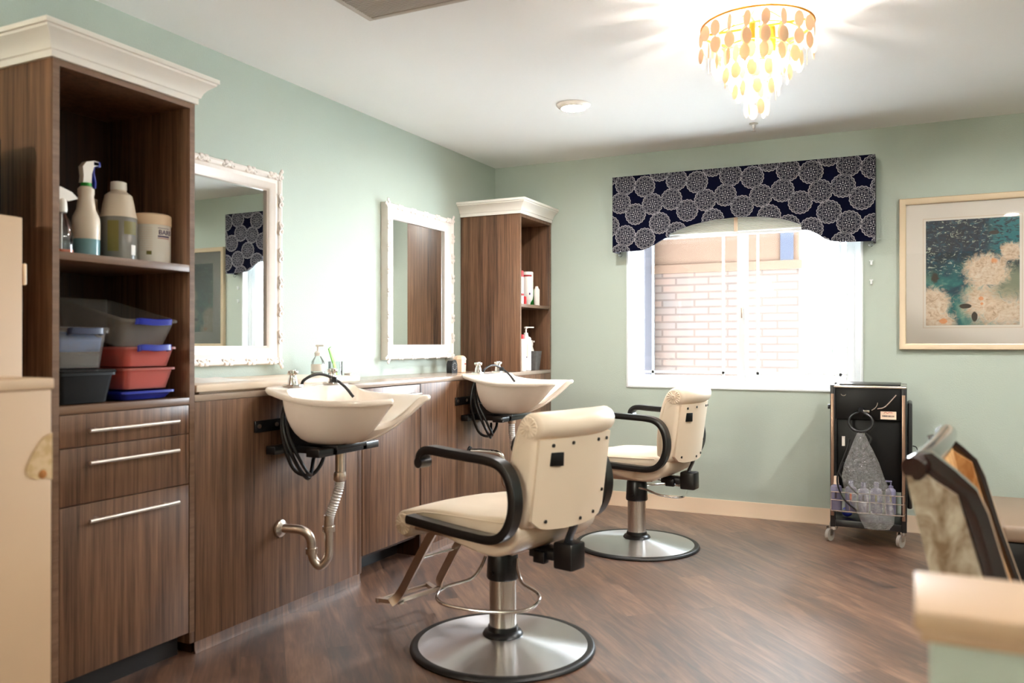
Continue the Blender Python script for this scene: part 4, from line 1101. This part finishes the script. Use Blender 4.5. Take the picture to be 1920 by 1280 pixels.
# counter by the mirrors
t = lathe_thing('soap_bottle', 'clear soap bottle with white pump on the counter behind the nearer basin', 'bottle', (.13, 3.262, .9425), [
    ('body', 'jar', [(.030,0),(.034,.004),(.034,.075),(.030,.10),(.016,.122),(.015,.13)], {}), ('soap', 'white_pl', [(.031,.003),(.0325,.006),(.0325,.045),(.01,.045)], {}), ('label_print', 'white_pl', [(.0343,.05),(.0343,.085)], {}),
    ('pump', 'white_pl', [(.016,.126),(.017,.142),(.010,.150),(.005,.152),(.005,.172),(.012,.174),(.012,.182),(0,.183)], {'extra': lambda m: m.box((-.008, -.006, .174), (.04, .006, .182), .003)})])
t = thing('comb_jar', 'clear glass jar holding the lime green comb', 'jar', (.13, 3.40, .9425))
MB().lathe([(.032,0),(.036,.003),(.036,.09),(.038,.095),(.0345,.095),(.0345,.006),(0,.005)], n=26).build('jar', 'jar', t)
t = thing('comb', 'lime green comb leaning in a clear jar on the counter', 'comb', (.13, 3.388, .949))
m = MB(); m.strip([(0, .024, 0), (.002, .008, .045), (.004, -.006, .085)], .006, .018, (1, 0, 0)); m.build('handle', 'limelight', t)
m = MB(); m.strip([(.004, -.006, .085), (.006, -.024, .120), (.008, -.044, .160)], .006, .022, (1, 0, 0)); m.build('teeth', 'lime', t)
lathe_thing('small_cup', 'small white cup on the counter right of the comb jar', 'cup', (.10, 3.55, .9425), [('cup', 'white_pl', [(.018,0),(.021,.002),(.024,.03),(.022,.03),(.018,.004)], {})])
t = thing('timer', 'small black round timer on the counter beside the corner shelf unit', 'timer', (.16, 4.545, .9425))
m = MB(); m.prism([(-.034,0),(.034,0),(.036,.02),(.034,.055),(.022,.078),(0,.086),(-.022,.078),(-.034,.055),(-.036,.02)], (-.02, 0, 0), (0,1,0), (0,0,1), (.04, 0, 0)); m.build('case', 'black', t)
m = MB()
for i in range(12):
    a = 2*PI*i/12; m.ball((.0205, .022*math.cos(a), .042+.022*math.sin(a)), .0022, 4)
m.build('dial_marks', 'white_pl', t)
t = thing('lidded_canister', 'peach octagonal lidded canister beside the black timer', 'canister', (.15, 4.665, .9425))
m = MB(); m.lathe([(.036,0),(.040,.004),(.042,.082)], n=8); m.sharp = 20; m.build('body', 'cream_pl', t)
m = MB(); m.lathe([(.044,.082),(.044,.088),(.036,.102),(.022,.110),(0,.112)], n=8); m.sharp = 20; m.build('lid', 'cream_pl', t)
m = MB(); m.box((.037, -.006, .052), (.042, .006, .060)); m.build('mark', 'redink', t)

# corner shelf unit, upper shelf
US = 1.4005; g2 = 'bottles in the corner shelf unit'
lathe_thing('spray_can', 'white can with a red cap at the left of the corner upper shelf', 'can', (.385, 5.085, US), [('body', 'white_pl', [(.026,0),(.028,.003),(.028,.185),(.022,.192)], {}), ('cap', 'red', [(.026,.19),(.026,.23),(.02,.234),(0,.235)], {}), ('dot', 'redink', [(.0283,.06),(.0283,.075)], {})], g2)
t = lathe_thing('inverted_bottle', 'big white bottle standing upside down on the corner upper shelf', 'bottle', (.355, 5.275, US), [('body', 'white_pl', [(.018,0),(.020,.012),(.024,.026),(.037,.045),(.041,.07),(.041,.235),(.038,.24),(0,.241)], {'n': 30})], g2)
curved_label(.205, .217, -120, -20, .0415, 'redink', 'label_band', t); curved_label(.075, .09, -50, -35, .0415, 'purple', 'label_mark', t)
lathe_thing('red_bottle', 'small red bottle tucked between the red capped can and the big inverted bottle', 'bottle', (.385, 5.165, US), [('body', 'red', [(.012,0),(.013,.003),(.013,.055),(.006,.06)], {})], g2)
lathe_thing('green_bottle', 'green bottle half hidden behind the small white bottle', 'bottle', (.33, 5.375, US), [('body', 'green', [(.026,0),(.028,.004),(.028,.12),(.014,.14)], {}), ('cap', 'green', [(.024,.14),(.024,.175),(.012,.19),(.010,.205),(0,.206)], {})], g2)
lathe_thing('small_bottle', 'small white bottle at the right of the corner upper shelf', 'bottle', (.40, 5.335, US), [('body', 'white_pl', [(.019,0),(.021,.003),(.021,.115),(.012,.128),(.010,.14),(0,.141)], {})], g2)
# corner unit, counter level
LS = .9425
t = lathe_thing('pump_bottle', 'tall white pump bottle at counter level in the corner shelf unit', 'bottle', (.385, 5.185, LS), [('body', 'white_pl', [(.034,0),(.037,.004),(.037,.222),(.032,.232),(.018,.238),(.016,.25)], {'n': 30}), ('pump', 'white_pl', [(.014,.245),(.015,.262),(.006,.266),(.006,.292),(.013,.295),(.013,.306),(0,.308)], {'extra': lambda m: m.obox((.024, .018, .302), (.055, .012, .009), (1, 1, 0), bev=.003)})], g2)
curved_label(.09, .185, -55, -38, .0373, 'label', 'label_strip', t); curved_label(.09, .098, -62, -52, .0374, 'purple', 'label_mark', t)
lathe_thing('red_topped_bottle', 'white bottle with a pink red top, left of the tall pump bottle', 'bottle', (.40, 5.075, LS), [('body', 'white_pl', [(.032,0),(.034,.004),(.034,.21),(.03,.22)], {}), ('cap', 'red', [(.022,.218),(.022,.25),(0,.252)], {})], g2)
t = thing('felt_bucket', 'grey felt bucket at counter level in the corner shelf unit', 'bucket', (.375, 5.325, LS))
m = MB(); rows = []
for s_, z in ((.033, 0), (.035, .003), (.048, .135), (.046, .135), (.034, .01)): rows.append([(a*s_, b_*s_, z) for a, b_ in ((-1,-1),(1,-1),(1,1),(-1,1))])
m.grid(rows, closed_u=True, cap=True); m.sharp = 20; m.build('tub', 'grey_fab', t)
MB().box((-.012, -.047, .085), (.012, -.042, .105)).build('label_holder', 'ink', t, smooth=False)
lathe_thing('white_bottle', 'white trigger top bottle poking out of the grey felt bucket', 'bottle', (.365, 5.315, LS+.011), [('body', 'white_pl', [(.018,0),(.020,.004),(.020,.13),(.012,.155),(.012,.165)], {}), ('nozzle', 'white_pl', [(.013,.160),(.015,.18),(.010,.20),(0,.202)], {'extra': lambda m: m.box((-.006, -.006, .186), (.026, .006, .198), .002)})], g2)

# ------------------------------------------------------------------ foreground left: cream cabinets
lo = thing('low_cabinet', 'cream low cabinet at the left edge of the view with a chipped edge', 'cabinet', (.80, .75, 0))
MB().box((.49, .10, 0), (1.11, 1.172, 1.03), .004).build('body', 'cream_cab', lo, True)
MB().box((.485, .095, 1.03), (1.114, 1.176, 1.055), .005).build('top', 'cream_cab', lo, True)
m = MB(); pts = [(1.172, .935), (1.150, .925), (1.128, .895), (1.112, .862), (1.116, .845), (1.135, .836), (1.155, .838), (1.172, .832)]
m.prism(pts, (1.1101, 0, 0), (0,1,0), (0,0,1), (.0012, 0, 0)); m.build('chipped_patch', 'chip', lo, True, smooth=False)
m = MB(); m.ball((1.1115, 1.150, .846), .010, 6, (.12, 1, 1)); m.build('rust_spot', 'rust', lo, True)
hi = thing('locker_cabinet', 'tall cream cabinet at the far left, beside the walnut storage cabinet', 'cabinet', (.23, 1.2, 0))
MB().box((.004, .55, 0), (XF-.01, 1.524, 1.504), .004).build('body', 'cream_cab', hi, True)
MB().box((XF-.0098, .56, .04), (XF+.01, 1.522, 1.500), .003).build('door', 'cream_cab', hi, True)
MB().box((XF-.012, 1.5245, 1.302), (XF+.012, 1.535, 1.366), .004).build('latch', 'cream_pl', hi, True)
m = MB(); m.box((.10, 1.18, 1.5045), (.396, 1.512, 1.75), .02, 4); 
tag(m.build('black_case', 'black_soft'), 'black case on top of the tall cream cabinet at far left', 'case')

# ------------------------------------------------------------------ foreground right
hw = thing('half_wall', 'sage green half wall with a cream cap in the lower right foreground', 'half wall', (3.7, 1.0, 0))
MB().box((2.828, .942, 0), (XR-.001, 1.075, .832)).build('wall_body', 'wall', hw, True, smooth=False)
m = MB(); m.box((2.812, .924, .838), (XR-.001, 1.091, .860), .005); m.box((2.818, .932, .826), (XR-.001, 1.084, .838), .003)
m.build('cap', 'cap', hw, True)

aa = R(-6); ex = Vector((math.cos(aa), math.sin(aa), 0)); ey = Vector((-math.sin(aa), math.cos(aa), 0))
OC = Vector((2.844, 1.798, 0)); CW = .56
wc = thing('upholstered_armchair', 'dark wood armchair with mottled beige upholstery behind the half wall', 'chair', tuple(OC+ey*CW/2+ex*.25))
pt = lambda s_, n_, z: OC+ex*s_+ey*n_+Vector((0,0,z))
out_poly = [(-.045,.876),(-.005,.900),(.030,.870),(.075,.842),(.125,.690),(.215,.42),(.06,.42),(0,.68)]
fab_poly = [(-.044,.868),(-.008,.872),(.046,.838),(.088,.683),(.175,.42),(.06,.42),(0,.68)]
for nm_, n0, sg, mt_o, mt_i in (('near', 0, 1, 'mottled', 'mottled_warm'), ('far', CW, -1, 'mottled', 'mottled_warm')):
    m = MB(); m.prism(fab_poly, pt(0, n0-.006*sg, 0), ex, (0,0,1), ey*(.012*sg)); m.build('wing_outer_upholstery', mt_o, wc, True)
    m = MB(); m.prism(fab_poly, pt(0, n0+.036*sg, 0), ex, (0,0,1), ey*(.012*sg)); m.build('wing_inner_upholstery', mt_i, wc, True)
    m = MB(); c_ = n0+.02*sg
    path = [pt(-.036, c_, .886), pt(-.004, c_, .897), pt(.030, c_, .868), pt(.062, c_, .838), pt(.078, c_, .800), pt(.108, c_, .69), pt(.195, c_, .42), pt(.22, c_, .02)]
    m.strip(path if n0 == 0 else [q-ex*.014 for q in path], .030 if n0 == 0 else .03, .040 if n0 == 0 else .022, ey); m.build('wing_frame', 'cherry', wc, True)
m = MB(); m.tube(smooth_path([pt(-.030, -.010, .884), pt(-.016, .05, .893), pt(-.006, CW/2, .900), pt(-.010, CW-.03, .902), pt(-.016, CW+.004, .900)], 6), .024, 14); m.build('top_rail', 'cherry', wc, True)
m = MB(); m.prism([(-.03,.87),(.005,.87),(.10,.42),(.06,.42)], pt(0, .045, 0), ex, (0,0,1), ey*(CW-.09)); m.build('backrest', 'mottled_warm', wc, True)
m = MB(); m.obox(pt(.36, CW/2, .41), (.56, CW-.06, .12), ex, bev=.03); m.build('seat', 'mottled', wc, True)
m = MB(); m.obox(pt(.34, CW/2, .32), (.54, CW-.04, .06), ex); m.build('seat_rail', 'cherry', wc, True)
for n_ in (.03, CW-.03):
    m = MB(); m.strip([pt(.12, n_, .42), pt(.06, n_, 0)], .04, .04, ey); m.build('leg', 'cherry', wc, True)
    m = MB(); m.strip([pt(.60, n_, .36), pt(.61, n_, 0)], .04, .04, ey); m.build('leg', 'cherry', wc, True)

sd = thing('dark_bench', 'low dark bench with taupe top against the window wall at the right edge', 'bench', (3.55, 4.35, 0))
MB().box((3.16, 3.98, .05), (3.95, 4.72, .30), .01).build('body', 'black_soft', sd, True)
MB().box((3.15, 3.97, .30), (3.96, 4.73, .372), .02, 3).build('cushion', 'taupe', sd, True)
m = MB()
for x, y in ((3.2,4.02),(3.9,4.02),(3.2,4.68),(3.9,4.68)): m.cyl((x, y, 0), (x, y, .055), .02, n=12)
m.build('feet', 'black', sd, True)
pc = thing('end_panel', 'slim cream panel at the right border behind the armchair', 'panel', (3.4, 2.95, 0))
MB().box((3.128, 2.935, 0), (3.62, 2.975, .79), .004).build('body', 'trim', pc, True)
MB().box((3.124, 2.929, .79), (3.63, 2.98, .812), .004).build('top', 'trim', pc, True)

# ------------------------------------------------------------------ light
wd = bpy.data.worlds.new('daylight'); scene.world = wd; wd.use_nodes = True
bg = wd.node_tree.nodes['Background']; bg.inputs[0].default_value = (.82, .92, 1.0, 1); bg.inputs[1].default_value = 12.5
pl_ = bpy.data.lights.new('window_portal', 'AREA'); pl_.shape = 'RECTANGLE'; pl_.size = WX1-WX0; pl_.size_y = WZ1-WZ0; pl_.cycles.is_portal = True
po = bpy.data.objects.new('window_portal', pl_); COL.objects.link(po); po.location = ((WX0+WX1)/2, YB+.14, (WZ0+WZ1)/2); po.rotation_euler = (R(-90), 0, 0)

# ------------------------------------------------------------------ view
vs = scene.view_settings
scene.display_settings.display_device = 'sRGB'
vs.view_transform = 'Standard'; vs.look = 'None'; vs.gamma = 1; vs.use_curve_mapping = False
vs.exposure = 2.0
cy = scene.cycles
cy.use_denoising = True; cy.max_bounces = 9; cy.diffuse_bounces = 5; cy.glossy_bounces = 5; cy.transmission_bounces = 6; cy.transparent_max_bounces = 16
cy.sample_clamp_indirect = 8; cy.caustics_reflective = False; cy.caustics_refractive = False
